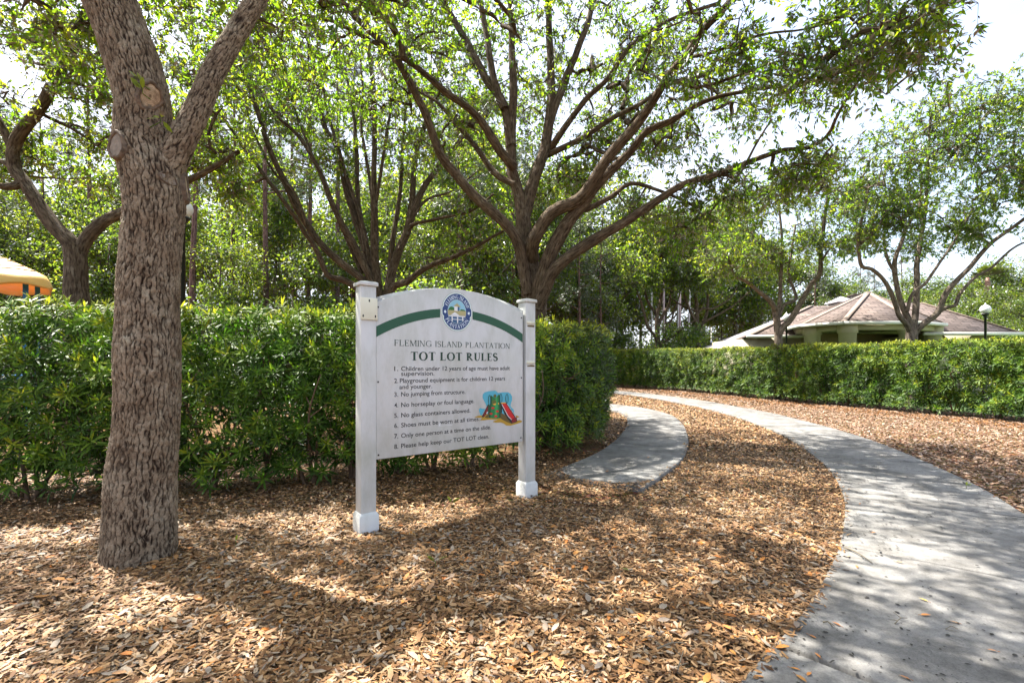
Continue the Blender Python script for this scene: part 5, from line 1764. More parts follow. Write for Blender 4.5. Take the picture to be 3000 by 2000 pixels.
# palm
c = at(2893, 815, 45)
palm = thing('palm_tree', 'slim palm with reddish trunk top behind the right roof wing', 'palm', (c[0], 45, 0))
mb = MB(); mb.lathe([(.30, -.1), (.24, 3), (.17, c[2] - 1.5), (.24, c[2] - .9), (.19, c[2] - .3), (.10, c[2] + .1)], n=12)
obj('trunk', mb.mesh('trunk', plain('palm_trunk', (.33, .19, .14), .9, .3, 6), True), palm)
rp = np.random.default_rng(3)
for k in range(26):
    a_ = k * 2.4; e_ = rp.uniform(.1, 1.35)
    d = np.array([np.cos(a_) * np.cos(e_), np.sin(a_) * np.cos(e_), np.sin(e_)])
    b0 = np.array([0, 0, c[2]]) + d * .2
    n = 22
    tq = np.linspace(-1, 1, n)
    s_ = norm(np.cross(d, [0, 0, 1.0])); u_ = np.cross(s_, d)
    D = norm(d[None] * np.cos(tq * 1.0)[:, None] + s_[None] * np.sin(tq * 1.0)[:, None] - np.array([0, 0, .12]))
    V, F, va = leaves4(np.tile(b0 + d * .45, (n, 1)), D, np.tile(u_, (n, 1)), .85 - .3 * np.abs(tq), .08, rp.uniform(.6, 1, n), .1)
    V2, F2, B2 = tubes([(np.array([b0, b0 + d * .25, b0 + d * .5]), np.array([.03, .02, .015]))], 4)
    fr = obj('frond', mesh_np('frond', np.vstack([V, V2]), [F, F2 + len(V)], M['leaf_bright'], {'var': np.r_[va, np.full(len(V2), .5)]}), palm)

# ------------------------------------------------------------------ play tower with the yellow roof
M['yellow'] = plain('yellow_plastic', (.80, .56, .17), 0.4, 0.05, 3)
_t = M['yellow'].node_tree
_tr, _mxs = nd(_t, 'BsdfTranslucent'), nd(_t, 'MixShader', ins={0: .2})
_tr.inputs[0].default_value = (.95, .42, .02, 1)
_t.links.new(_t.nodes['Principled BSDF'].outputs[0], _mxs.inputs[1])
_t.links.new(_tr.outputs[0], _mxs.inputs[2])
_t.links.new(_mxs.outputs[0], _t.nodes['Material Output'].inputs[0])
M['orange'] = plain('groove_brown', (.30, .19, .05), 0.6)
M['blue'] = plain('blue_powder_coat', (.012, .16, .42), 0.35)
YP = 10.0
tc_ = at(-35, 850, YP)
PA = math.radians(45)
play = thing('play_tower', 'yellow roofed playground tower with blue posts behind the hedge at the left edge', 'play equipment', (tc_[0], YP, 0), None, PA)
zb, zt = at(0, 822, YP)[2], at(0, 738, YP)[2]
hw, hd = .96, .96
nu, nv = 40, 40
uu, vv = np.meshgrid(np.linspace(-1, 1, nu), np.linspace(-1, 1, nv))
mxd = np.maximum(np.abs(uu), np.abs(vv))
shape = 1 - mxd ** 1.05
wav = .035 * np.sin(uu * 7 + vv * 2.0) * (mxd > .9)
X_, Y_, Z_ = uu * hw, vv * hd, zb + (zt - zb) * (shape ** .86) + wav
# scalloped rim drops at the edges
Z_ = Z_ - .10 * np.maximum(0, (mxd - .94) / .06)
V = np.c_[X_.ravel(), Y_.ravel(), Z_.ravel()]
V2 = V - np.array([0, 0, .05]) - np.c_[np.zeros((len(V), 2)), (.10 * (1 - mxd)).ravel()]
ii, jj = np.meshgrid(np.arange(nu - 1), np.arange(nv - 1))
a_ = (jj * nu + ii).ravel()
F1 = np.c_[a_, a_ + 1, a_ + 1 + nu, a_ + nu]
rim = [j_ for j_ in range(nu)] + [k_ * nu + nu - 1 for k_ in range(1, nv)] + [(nv - 1) * nu + j_ for j_ in range(nu - 2, -1, -1)] + [k_ * nu for k_ in range(nv - 2, 0, -1)]
n_ = len(V)
F2 = [(rim[k_], rim[k_] + n_, rim[(k_ + 1) % len(rim)] + n_, rim[(k_ + 1) % len(rim)]) for k_ in range(len(rim))]
rf = obj('roof', mesh_np('roof', np.vstack([V, V2]), np.vstack([F1, F1[:, ::-1] + n_, np.array(F2)]), M['yellow'], None, True), play)
# moulded wavy seams on the four roof faces
for lev, ph in ((.28, 0.0), (.42, 1.4), (.60, .4), (.74, 2.2)):
    t_ = np.linspace(-.97, .97, 30)
    for sx, sy in ((0, -1), (0, 1), (1, 0), (-1, 0)):
        lv = lev + .03 * np.sin(t_ * 4.5 + ph)
        u_ = t_ * lv if sx == 0 else np.full(30, sx) * lv
        w_ = np.full(30, sy) * lv if sx == 0 else t_ * lv
        z_ = zb + (zt - zb) * ((1 - np.maximum(np.abs(u_), np.abs(w_)) ** 1.05) ** .86) + .004
        V, F, B = tubes([(np.c_[u_ * hw, w_ * hd, z_], np.full(30, .013))], 5)
        obj('seam', mesh_np('seam', V, F, M['orange'], None, True), rf)
ca_, sa_ = math.cos(PA), math.sin(PA)
for px, yy in ((75, -.45), (110, .45)):
    k_ = (px - 1500) / FPX
    bx, by = tc_[0] - sa_ * yy, YP + ca_ * yy
    x_ = (k_ * by - bx) / (ca_ - k_ * sa_)
    mb = MB(); mb.box(x_ - .045, x_ + .045, yy - .045, yy + .045, -.1, zb + .02)
    bevel(obj('post', mb.mesh('post', M['blue']), play), .01)
for x_, yy in ((-.6, -.45), (-.6, .45)):
    mb = MB(); mb.box(x_ - .045, x_ + .045, yy - .045, yy + .045, -.1, zb + .02); bevel(obj('post', mb.mesh('post', M['blue']), play), .01)
mb = MB(); mb.box(-.7, .7, -.55, .55, 1.1, 1.18); obj('deck', mb.mesh('deck', M['blue']), play)

# ------------------------------------------------------------------ the rules sign
SO = np.array([-1.229, 4.02])
SU = np.array([.795, .606]) / math.hypot(.795, .606)
SV = np.array([-SU[1], SU[0]])
FY = -.06                                       # front plane of the panel in sign coordinates


def pm(px, py):
    """photo pixel -> (x, z) on the panel's own plane"""
    k = (px - 1500) / FPX
    b = SO + SV * FY
    x = (k * b[1] - b[0]) / (SU[0] - k * SU[1])
    return x, CH - (py - HZ) / FPX * (b[1] + SU[1] * x)


def signpaint():
    m, t, b, o = newmat('sign_white')
    tc = nd(t, 'TexCoord')
    mpn = nd(t, 'Mapping'); mpn.inputs['Scale'].default_value = (1, 1, .35)
    t.links.new(tc.outputs['Object'], mpn.inputs[0])
    n = nd(t, 'TexNoise', ins={'Scale': 6.0, 'Detail': 7.0, 'Roughness': .7})
    t.links.new(mpn.outputs[0], n.inputs['Vector'])
    n2 = nd(t, 'TexNoise', ins={'Scale': 2.2, 'Detail': 3.0})
    t.links.new(tc.outputs['Object'], n2.inputs['Vector'])
    r = ramp(t, [(0.3, (.44, .44, .41)), (0.55, (.56, .56, .555)), (0.75, (.60, .60, .60))])
    t.links.new(n.outputs[0], r.inputs[0])
    r2 = ramp(t, [(0.35, (.90, .91, .86)), (0.6, (1, 1, 1))])
    t.links.new(n2.outputs[0], r2.inputs[0])
    mx = nd(t, 'MixRGB', blend_type='MULTIPLY', ins={0: 1.0})
    t.links.new(r.outputs[0], mx.inputs[1]); t.links.new(r2.outputs[0], mx.inputs[2])
    t.links.new(mx.outputs[0], b.inputs['Base Color'])
    b.inputs['Roughness'].default_value = 0.42
    return m


M['sign'] = signpaint()
M['cream'] = plain('aged_cream_paint', (.66, .65, .52), 0.55, 0.08, 8)
for nme, col in dict(band=(.006, .075, .035), ink=(.012, .013, .016), inkgreen=(.008, .04, .024), navy=(.012, .045, .17), pale=(.62, .72, .68), sealtxt=(.62, .72, .80), sky=(.25, .50, .62), tan=(.40, .36, .17),
                     leafg=(.02, .14, .03), slate=(.03, .10, .22), wht=(.72, .73, .74), cyan=(.08, .38, .50), sand=(.42, .25, .02), brown=(.12, .075, .015), tower=(.008, .17, .045),
                     towerd=(.006, .06, .022), towerl=(.03, .30, .08), red=(.55, .008, .012), redd=(.20, .006, .012), olive=(.10, .12, .02), gold=(.75, .38, .03), black2=(.010, .012, .012)).items():
    M['p_' + nme] = plain('paint_' + nme, col, 0.5)

sign = thing('rules_sign', 'white arched playground rules sign on two square posts', 'sign', (SO[0], SO[1], 0), None, math.atan2(SU[1], SU[0]))
SPAN = 1.743


def sq(x, w, z, y=0.0):
    return [(x - w, y - w, z), (x + w, y - w, z), (x + w, y + w, z), (x - w, y + w, z)]


for x in (0.0, SPAN):
    mb = MB(); mb.loft([sq(x, .065, -.1), sq(x, .065, 2.055)])
    post = bevel(obj('post', mb.mesh('post', M['sign']), sign), .005)
    mb = MB(); mb.loft([sq(x, .083, -.08), sq(x, .083, .145), sq(x, .068, .172)])
    bevel(obj('base_sleeve', mb.mesh('base_sleeve', M['sign']), post), .004)
    mb = MB(); mb.loft([sq(x, .079, 2.055), sq(x, .079, 2.083), sq(x, .070, 2.089), sq(x, .012, 2.103)])
    bevel(obj('cap', mb.mesh('cap', M['sign']), post), .003)
    if x == 0:
        mb = MB(); mb.box(-.071, .071, -.0785, -.0652, 1.772, 1.955)
        pl_ = bevel(obj('bracket_plate', mb.mesh('bracket_plate', M['cream']), post), .002)
        pl_['label'] = 'yellowed plate with three screw slots'
        for hx, hz_ in ((0, 1.93), (-.052, 1.802), (.052, 1.802)):
            mb = MB(); mb.prism([(hx + .006 * math.cos(t_) * (1 if True else 1), hz_ + .012 * math.sin(t_)) for t_ in np.linspace(0, 6.283, 12, endpoint=False)], -.0795, -.0770)
            obj('screw_slot', mb.mesh('screw_slot', M['p_black2']), post)
    else:
        for z_, h_ in ((1.806, .016), (1.388, .014)):
            mb = MB(); mb.prism([(x - .045, z_ - h_ / 2), (x + .05, z_ - h_ / 2 - .002), (x + .05, z_ + h_ / 2), (x + .01, z_ + h_ * .8), (x - .045, z_ + h_ / 3)], -.0668, -.0640)
            obj('broken_slot', mb.mesh('broken_slot', M['p_brown']), post)
            mb = MB(); mb.box(x - .055, x + .058, -.0662, -.0645, z_ + .016, z_ + .052)
            obj('glue_mark', mb.mesh('glue_mark', M['cream']), post)


def arc_top(x0, x1, ze, zp, n=40):
    xc, hc, s_ = (x0 + x1) / 2, (x1 - x0) / 2, zp - ze
    R_ = (hc * hc + s_ * s_) / (2 * s_)
    X_ = np.linspace(x1, x0, n)
    return [(x, zp - R_ + math.sqrt(R_ * R_ - (x - xc) ** 2)) for x in X_]


mb = MB(); mb.prism([(.066, .604), (1.640, .604)] + arc_top(.066, 1.640, 1.926, 2.108), FY, FY + .028)
panel = bevel(obj('panel', mb.mesh('panel', M['sign']), sign), .003)
mb = MB(); mb.prism([(.063, .615), (1.668, .615)] + arc_top(.063, 1.668, 1.965, 2.112), FY + .029, FY + .075)
obj('backing_board', mb.mesh('backing_board', M['sign']), sign)
for hx, hz_ in ((.082, 1.885), (.082, 1.255), (.085, .64), (1.622, 1.885), (1.622, 1.265), (1.615, .645)):
    mb = MB(); mb.prism([(hx + .0075 * math.cos(t_), hz_ + .0075 * math.sin(t_)) for t_ in np.linspace(0, 6.283, 12, endpoint=False)], FY - .003, FY + .001)
    obj('screw', mb.mesh('screw', M['p_black2']), panel)


def flat(name, polys, mat, layer, parent=None):
    """thin painted shapes on the panel; polys in (x, z)"""
    V, by, n0 = [], {}, 0
    for k, p in enumerate(polys):
        y = FY - .0008 - layer * .0005 - k * 1.5e-6
        p = np.asarray(p, float)
        ar = np.sum(p[:, 0] * np.roll(p[:, 1], -1) - np.roll(p[:, 0], -1) * p[:, 1])
        if ar < 0:
            p = p[::-1]
        V += [(x, y, z) for x, z in p]
        by.setdefault(len(p), []).append(list(range(n0, n0 + len(p))))
        n0 += len(p)
    o = obj(name, mesh_np(name, np.array(V), [np.array(v) for v in by.values()], M[mat]), parent or panel)
    if len(polys) > 1:
        o['kind'] = 'stuff'
    return o


def ellp(cx, cz, rx, rz, n=40, a0=0, a1=2 * math.pi):
    full = abs(a1 - a0 - 2 * math.pi) < 1e-6
    return [(cx + rx * math.cos(t_), cz + rz * math.sin(t_)) for t_ in np.linspace(a0, a1, n, endpoint=not full)]


def ringq(cx, cz, rx0, rz0, rx1, rz1, a0=0.0, a1=2 * math.pi, n=36):
    t_ = np.linspace(a0, a1, n + 1)
    o_ = [(cx + rx1 * math.cos(q_), cz + rz1 * math.sin(q_)) for q_ in t_]
    i_ = [(cx + rx0 * math.cos(q_), cz + rz0 * math.sin(q_)) for q_ in t_]
    return [[i_[k], o_[k], o_[k + 1], i_[k + 1]] for k in range(n)]


# green band in two sweeps
for x0, x1 in ((.066, .672), (1.022, 1.637)):
    xs = np.linspace(x0, x1, 22)
    e_ = lambda x, R_: .285 + math.sqrt(R_ * R_ - (x - .849) ** 2)
    flat('green_band', [[(xs[k], e_(xs[k], 1.558)), (xs[k + 1], e_(xs[k + 1], 1.558)), (xs[k + 1], e_(xs[k + 1], 1.636)), (xs[k], e_(xs[k], 1.636))] for k in range(21)], 'p_band', 1)


# serif capitals drawn from strokes
def serif(ch, T=.15, h=.055, s=.075, sh=.045):
    P = []
    rc = lambda x0, y0, x1, y1: P.append([(x0, y0), (x1, y0), (x1, y1), (x0, y1)])
    def stem(x, w=T, b=True, t=True, y0=0.0, y1=1.0):
        rc(x, y0, x + w, y1)
        if b: rc(x - s, y0, x + w + s, y0 + sh)
        if t: rc(x - s, y1 - sh, x + w + s, y1)
    def dg(x0, y0, x1, y1, w):
        P.append([(x0 - w / 2, y0), (x0 + w / 2, y0), (x1 + w / 2, y1), (x1 - w / 2, y1)])
    def ser(x, y): rc(x - s - .01, y, x + s + .01, y + sh)
    x = s
    if ch == 'I':
        stem(x); return P, T + 2 * s
    if ch == 'L':
        stem(x); rc(x + T, 0, x + .52, h); P.append([(x + .46, 0), (x + .53, 0), (x + .56, .28), (x + .53, .28)]); return P, x + .58
    if ch in 'EF':
        stem(x); rc(x + T, 1 - h, x + .48, 1); P.append([(x + .44, 1), (x + .49, 1), (x + .50, .76), (x + .47, .76)])
        rc(x + T, .49, x + .38, .49 + h); rc(x + .36, .40, x + .39, .64)
        if ch == 'E':
            rc(x + T, 0, x + .5, h); P.append([(x + .46, 0), (x + .52, 0), (x + .55, .26), (x + .52, .26)])
        return P, x + .58 - (.04 if ch == 'F' else 0)
    if ch == 'T':
        c = .36; stem(c - T / 2, T, True, False); rc(.02, 1 - h, .70, 1)
        P.append([(.02, 1), (.06, 1), (.04, .76), (.01, .76)]); P.append([(.66, 1), (.70, 1), (.71, .76), (.68, .76)]); return P, .72
    if ch in 'PR':
        stem(x)
        P.extend(ringq(x + T * .9, .735, .33 - T, .265 - h, .36, .265, -math.pi / 2, math.pi / 2, 12))
        if ch == 'R':
            dg(x + .62, 0, x + .26, .49, T); ser(x + .62, 0); return P, x + .74
        return P, x + .56
    if ch == 'D':
        stem(x); P.extend(ringq(x + T * .8, .5, .50 - T, .5 - h, .53, .5, -math.pi / 2, math.pi / 2, 16)); return P, x + .72
    if ch == 'O':
        P.extend(ringq(.46, .5, .45 - T, .52 - h, .45, .52, 0, 2 * math.pi, 28)); return P, .92
    if ch == 'G':
        P.extend(ringq(.46, .5, .45 - T, .52 - h, .45, .52, .75, 5.75, 24)); stem(.70, T * .9, False, True, .06, .46); P.append([(.74, .98), (.78, .98), (.79, .70), (.76, .70)]); return P, .92
    if ch == 'U':
        stem(x, T, False, True, .32, 1); stem(x + .52, h * 1.1, False, True, .32, 1)
        P.extend(ringq(x + .29, .32, .29 - T, .34 - h * 1.3, .29, .34, math.pi, 1.5 * math.pi, 8)); P.extend(ringq(x + .29, .32, .29 - h * 1.1, .34 - h * 1.3, .29, .34, 1.5 * math.pi, 2 * math.pi, 8)); return P, x + .68
    if ch == 'N':
        stem(x, h); rc(x + .58, 0, x + .58 + h, 1); rc(x + .58 - s, 1 - sh, x + .58 + h + s, 1); dg(x + .58 - T * .1, 0, x + T * .3, 1, T); return P, x + .73
    if ch == 'M':
        stem(x, h); stem(x + .72, T); dg(x + .38, .02, x + T * .4, 1, T); dg(x + .38, .02, x + .74, 1, h * 1.2); return P, x + .72 + T + s
    if ch == 'A':
        dg(.10, 0, .40, 1, h * 1.2); dg(.70, 0, .40, 1, T * 1.1); rc(.20, .33, .62, .33 + h); ser(.10, 0); ser(.70, 0); return P, .80
    if ch == 'S':
        t_ = np.linspace(0, 1, 21)
        a1 = np.radians(np.linspace(35, 270, 13)); a2 = np.radians(np.linspace(90, -145, 13))
        pts = [(.29 + .21 * math.cos(q_), .745 + .235 * math.sin(q_)) for q_ in a1] + [(.29 + .23 * math.cos(q_), .255 + .235 * math.sin(q_)) for q_ in a2[1:]]
        pts = np.array(pts); tn = norm(np.gradient(pts, axis=0)); nn = np.c_[-tn[:, 1], tn[:, 0]]
        w = h * .9 + (T - h) * np.abs(tn[:, 1]) ** .5 * .75 + (T - h) * .8 * np.exp(-((np.linspace(0, 1, len(pts)) - .5) / .13) ** 2)
        w = np.minimum(w, T * 1.1)
        L_, R_ = pts + nn * w[:, None] / 2, pts - nn * w[:, None] / 2
        for k in range(len(pts) - 1):
            P.append([tuple(L_[k]), tuple(R_[k]), tuple(R_[k + 1]), tuple(L_[k + 1])])
        P.append([(.47, .97), (.50, .97), (.51, .72), (.48, .72)]); P.append([(.06, .03), (.09, .03), (.10, .30), (.07, .30)])
        return P, .58
    return P, .38


def serif_line(txt, x0, x1, z0, hgt, mat, name, **kw):
    out, x = [], 0.0
    for ch in txt:
        P, a_ = serif(ch, **kw)
        out += [[(px + x, py) for px, py in p] for p in P]
        x += a_ + (.075 if ch != ' ' else 0)
    sx = (x1 - x0) / (x - .075)
    flat(name, [[(x0 + px * sx, z0 + py * hgt) for px, py in p] for p in out], mat, 1)


serif_line('FLEMING ISLAND PLANTATION', .225, 1.473, 1.563, .052, 'p_inkgreen', 'heading_text', T=.115, h=.05, s=.07, sh=.045)
serif_line('TOT LOT RULES', .379, 1.318, 1.438, .076, 'p_inkgreen', 'title_text', T=.21, h=.075, s=.075, sh=.06)


def sans(txt, x0, x1, z0, cap, name, layer=1):
    cu = bpy.data.curves.new('text', 'FONT')
    cu.body, cu.size, cu.resolution_u, cu.offset = txt, 1.0, 3, .008
    to = bpy.data.objects.new('text', cu)
    COL.objects.link(to)
    dg = bpy.context.evaluated_depsgraph_get()
    me = bpy.data.meshes.new_from_object(to.evaluated_get(dg))
    bpy.data.objects.remove(to)
    n = len(me.vertices)
    V = np.zeros(n * 3); me.vertices.foreach_get('co', V); V = V.reshape(-1, 3)
    sx = (x1 - x0) / (V[:, 0].max() - V[:, 0].min())
    sz = cap / .729
    W_ = np.c_[(V[:, 0] - V[:, 0].min()) * sx + x0, np.full(n, FY - .0008 - layer * .0005), V[:, 1] * sz + z0]
    me.vertices.foreach_set('co', W_.ravel())
    me.name = name
    me.materials.clear(); me.materials.append(M['p_ink'])
    me.update()
    o = obj(name, me, panel)
    o['kind'] = 'stuff'
    return o


CAPH = .0405
for num, tx, x0, x1, z in (('1.', 'Children under 12 years of age must have adult', .289, 1.471, 1.347), ('', 'supervision.', .289, .612, 1.304), ('2.', 'Playground equipment is for children 12 years', .277, 1.411, 1.243),
                           ('', 'and younger.', .273, .590, 1.189), ('3.', 'No jumping from structure.', .289, .942, 1.125), ('4.', 'No horseplay or foul language.', .289, 1.042, 1.033), ('5.', 'No glass containers allowed.', .289, .997, .944),
                           ('6.', 'Shoes must be worn at all times.', .289, 1.102, .857), ('7.', 'Only one person at a time on the slide.', .289, 1.236, .766), ('8.', 'Please help keep our TOT LOT clean.', .289, 1.215, .677)):
    if num:
        sans(num, .226, .262, z, CAPH, 'rule_number')
    sans(tx, x0, x1, z, CAPH, 'rule_text')
flat('patch_tape', [[(.655, .838), (.795, .838), (.795, .842), (.655, .841)], [(.655, .84), (.672, .84), (.676, .868), (.660, .862)]], 'p_wht', 2)

# the oval seal
cx, cz = .850, 1.8955
def notch(rx, rz):
    out = []
    for t_ in np.linspace(0, 2 * math.pi, 96, endpoint=False):
        f = 1.0
        for c0 in (0, math.pi):
            d = abs((t_ - c0 + math.pi) % (2 * math.pi) - math.pi)
            if abs(d - .30) < .055:
                f = .955
            elif d < .25:
                f = 1.02
        out.append((cx + rx * f * math.cos(t_), cz + rz * f * math.sin(t_)))
    return out
flat('seal_edge', [notch(.168, .183)], 'p_inkgreen', 2)
flat('seal_margin', [notch(.166, .181)], 'p_pale', 3)
flat('seal_ring', [notch(.154, .1695)], 'p_navy', 4)
flat('seal_rim', [ellp(cx - .002, cz, .100, .1135)], 'p_pale', 5)
flat('seal_sky', [ellp(cx - .002, cz, .0975, .111)], 'p_sky', 6)
inel = lambda x, z: ((x - cx + .002) / .0975) ** 2 + ((z - cz) / .111) ** 2
lowx = lambda z: .0975 * math.sqrt(max(0, 1 - ((z - cz) / .111) ** 2))
zt_ = cz + .012
flat('seal_trees', [[(cx - .002 - lowx(zt_ + .005), zt_), (cx - .03, zt_), (cx - .03, zt_ + .022), (cx - .055, zt_ + .035), (cx - .078, zt_ + .030)], [(cx + .03, zt_), (cx - .002 + lowx(zt_ + .005), zt_), (cx + .075, zt_ + .012), (cx + .04, zt_ + .016)]], 'p_leafg', 7)
band_ = [(cx - .002 - lowx(z), z) for z in np.linspace(zt_, cz - .034, 8)] + [(cx - .002 + lowx(z), z) for z in np.linspace(cz - .034, zt_, 8)]
flat('seal_roof', [band_], 'p_tan', 7)
porch = [(cx - .002 - lowx(z), z) for z in np.linspace(cz - .034, cz - .110, 10)] + [(cx - .002 + lowx(z), z) for z in np.linspace(cz - .110, cz - .034, 10)]
flat('seal_porch', [porch], 'p_slate', 7)
flat('seal_cupola', [[(cx - .032, cz + .008), (cx + .004, cz + .008), (cx + .004, cz + .052), (cx - .032, cz + .052)]], 'p_wht', 8)
flat('seal_cupola_side', [[(cx + .004, cz + .008), (cx + .024, cz + .014), (cx + .024, cz + .05), (cx + .004, cz + .052)]], 'p_slate', 8)
flat('seal_cupola_roof', [[(cx - .043, cz + .051), (cx + .04, cz + .045), (cx, cz + .078), (cx - .001, cz + .092), (cx - .003, cz + .078)]], 'p_tan', 9)
flat('seal_portico', [[(cx - .072, cz - .034), (cx + .026, cz - .034), (cx - .026, cz - .004)], [(cx - .090, cz - .046), (cx + .084, cz - .046), (cx + .088, cz - .036), (cx - .092, cz - .036)]]
     + [[(x - .006, max(cz - .104, cz - .111 * math.sqrt(max(.02, 1 - ((x - cx + .002) / .0975) ** 2)) + .002)), (x + .006, max(cz - .104, cz - .111 * math.sqrt(max(.02, 1 - ((x - cx + .002) / .0975) ** 2)) + .002)), (x + .006, cz - .04), (x - .006, cz - .04)] for x in (cx - .055, cx + .004, cx + .06)]
     + [[(cx - .05, cz - .068), (cx + .056, cz - .068), (cx + .056, cz - .074), (cx - .05, cz - .074)]], 'p_wht', 9)


def arc_text(txt, a0, a1, hgt, top_):
    gl = [serif(ch, T=.17, h=.07, s=.06, sh=.06) for ch in txt]
    ws = [g[1] + (.12 if c_ != ' ' else .1) for g, c_ in zip(gl, txt)]
    tot, acc, out = sum(ws), 0.0, []
    arx, arz = (.1265, .1405)
    for (P, a_), w in zip(gl, ws):
        f = (acc + w / 2) / tot
        acc += w
        t_ = a0 + (a1 - a0) * f
        p0 = np.array([cx + arx * math.cos(t_), cz + arz * math.sin(t_)])
        nrm_ = norm(np.array([math.cos(t_) / arx, math.sin(t_) / arz]))
        up_ = nrm_ if top_ else -nrm_
        rt = np.array([up_[1], -up_[0]])
        arclen = abs(a1 - a0) * .1335
        sx = arclen / tot
        for p in P:
            out.append([tuple(p0 + rt * (qx - a_ / 2) * sx + up_ * (qy - .5) * hgt) for qx, qy in p])
    flat('seal_text', out, 'p_sealtxt', 5)


arc_text('FLEMING ISLAND', math.radians(158), math.radians(18), .034, True)
arc_text('PLANTATION', math.radians(207), math.radians(333), .034, False)
for sx in (-1, 1):
    c_ = (cx + sx * .128, cz - .006)
    flat('seal_flower', [ellp(c_[0] + .008 * math.cos(t_), c_[1] + .009 * math.sin(t_), .0055, .006, 10) for t_ in np.linspace(0, 6.283, 5, endpoint=False)] + [ellp(*c_, .005, .005, 8)], 'p_sealtxt', 5)

# playground picture
Zk = lambda pts: [pm(1370 + x / 10.453, 1120 + y / 10.453) for x, y in pts]
zel = lambda x, y, rx, ry, n=24: Zk([(x + rx * math.cos(t_), y + ry * math.sin(t_)) for t_ in np.linspace(0, 6.283, n, endpoint=False)])


def zring(x, y, rx, ry, w):
    t_ = np.linspace(0, 2 * math.pi, 25)
    o_ = Zk([(x + rx * math.cos(q_), y + ry * math.sin(q_)) for q_ in t_]); i_ = Zk([(x + (rx - w) * math.cos(q_), y + (ry - w) * math.sin(q_)) for q_ in t_])
    return [[i_[k], o_[k], o_[k + 1], i_[k + 1]] for k in range(24)]


flat('picture_sky', [Zk([(455, 400), (470, 350), (520, 300), (640, 265), (840, 245), (880, 270), (930, 320), (1000, 310), (1100, 295), (1230, 295), (1310, 340), (1355, 420), (1360, 540), (1320, 640), (1310, 720), (1350, 780), (1400, 820), (1420, 880), (1400, 930), (1240, 960), (1000, 990), (600, 990), (580, 720), (520, 600), (460, 480)]),
                     Zk([(345, 820), (380, 780), (430, 800), (540, 805), (450, 960), (420, 1010), (390, 990), (355, 900)])], 'p_cyan', 2)
flat('picture_sand', [Zk([(190, 1070), (300, 1020), (420, 1010), (600, 960), (1000, 940), (1130, 980), (1450, 1000), (1560, 1030), (1580, 1055), (1500, 1080), (1510, 1160), (1600, 1145), (1670, 1180), (1640, 1220), (1500, 1265), (1300, 1320), (1180, 1315), (1100, 1250), (1000, 1220), (860, 1225), (770, 1205), (790, 1180), (920, 1135), (700, 1130), (480, 1155), (370, 1155), (430, 1095), (430, 1075)])], 'p_sand', 3)
flat('picture_shadow', [Zk([(1000, 950), (1050, 940), (1140, 990), (1320, 1255), (1180, 1200), (1000, 1100)]), Zk([(520, 1060), (620, 960), (640, 1090), (560, 1085)])], 'p_brown', 4)
flat('picture_outline', [Zk([(605, 690), (640, 660), (650, 860), (490, 1060), (445, 1060), (435, 1030)]), Zk([(1000, 640), (1190, 620), (1260, 720), (1500, 1070), (1515, 1200), (1330, 1260), (1240, 1140), (1120, 960), (1050, 780), (1045, 930), (1000, 950)])], 'p_black2', 5)
flat('picture_back_slide', [Zk([(610, 720), (635, 740), (630, 830), (500, 1030), (460, 1035)])], 'p_redd', 6)
flat('picture_tower', [Zk([(615, 900), (620, 700), (690, 690), (700, 380), (780, 450), (830, 475), (880, 450), (930, 370), (990, 390), (1005, 1075), (900, 1100), (640, 1080)])], 'p_tower', 6)
flat('picture_tower_shade', [Zk([(616, 900), (621, 705), (690, 695), (700, 400), (745, 440), (720, 700), (690, 1085), (640, 1078)]), Zk([(960, 380), (990, 392), (1004, 1074), (955, 1090)])], 'p_towerd', 7)
flat('picture_tower_light', [Zk([(850, 480), (905, 430), (920, 700), (880, 1090), (820, 1096), (825, 700)])], 'p_towerl', 7)
flat('picture_handles', zring(1010, 490, 46, 145, 16) + zring(1197, 490, 46, 145, 16) + zring(662, 545, 44, 165, 18) + zring(940, 530, 32, 120, 13), 'p_towerd', 8)
flat('picture_window', [zel(805, 610, 68, 82), zel(828, 412, 48, 52)], 'p_olive', 8)
flat('picture_yellow', [Zk([(760, 660), (860, 630), (855, 680), (800, 695)]), Zk([(1010, 612), (1150, 606), (1165, 636), (1015, 645)]), Zk([(925, 620), (948, 615), (948, 665), (925, 670)])], 'p_gold', 9)
flat('picture_slide', [Zk([(1040, 655), (1165, 638), (1240, 760), (1430, 1060), (1485, 1085), (1490, 1185), (1350, 1232), (1335, 1140), (1235, 1030)])], 'p_red', 7)
flat('picture_slide_end', [Zk([(1335, 1140), (1430, 1062), (1485, 1085), (1490, 1185), (1350, 1232)])], 'p_redd', 8)
flat('picture_holds', [zel(765, 780, 52, 32), zel(900, 880, 48, 32), zel(708, 955, 46, 30), zel(855, 1032, 48, 36)], 'p_red', 9)
flat('picture_glints', [Zk([(1030, 665), (1042, 655), (1235, 1020), (1340, 1125), (1335, 1142), (1225, 1035)]), Zk([(1185, 640), (1200, 645), (1480, 1060), (1470, 1068)]), Zk([(560, 930), (610, 885), (622, 905), (570, 945)])], 'p_wht', 9)

# ------------------------------------------------------------------ single leaves, twigs and seedlings
rz = np.random.default_rng(8)
M['leaf_dead'] = leafmat('dead_leaf', [(0, (.30, .12, .04)), (.5, (.50, .20, .05)), (.8, (.62, .36, .10)), (1, (.72, .48, .04))], [(0, (.3, .12, .03)), (1, (.7, .4, .03))], .15, .45, .4)


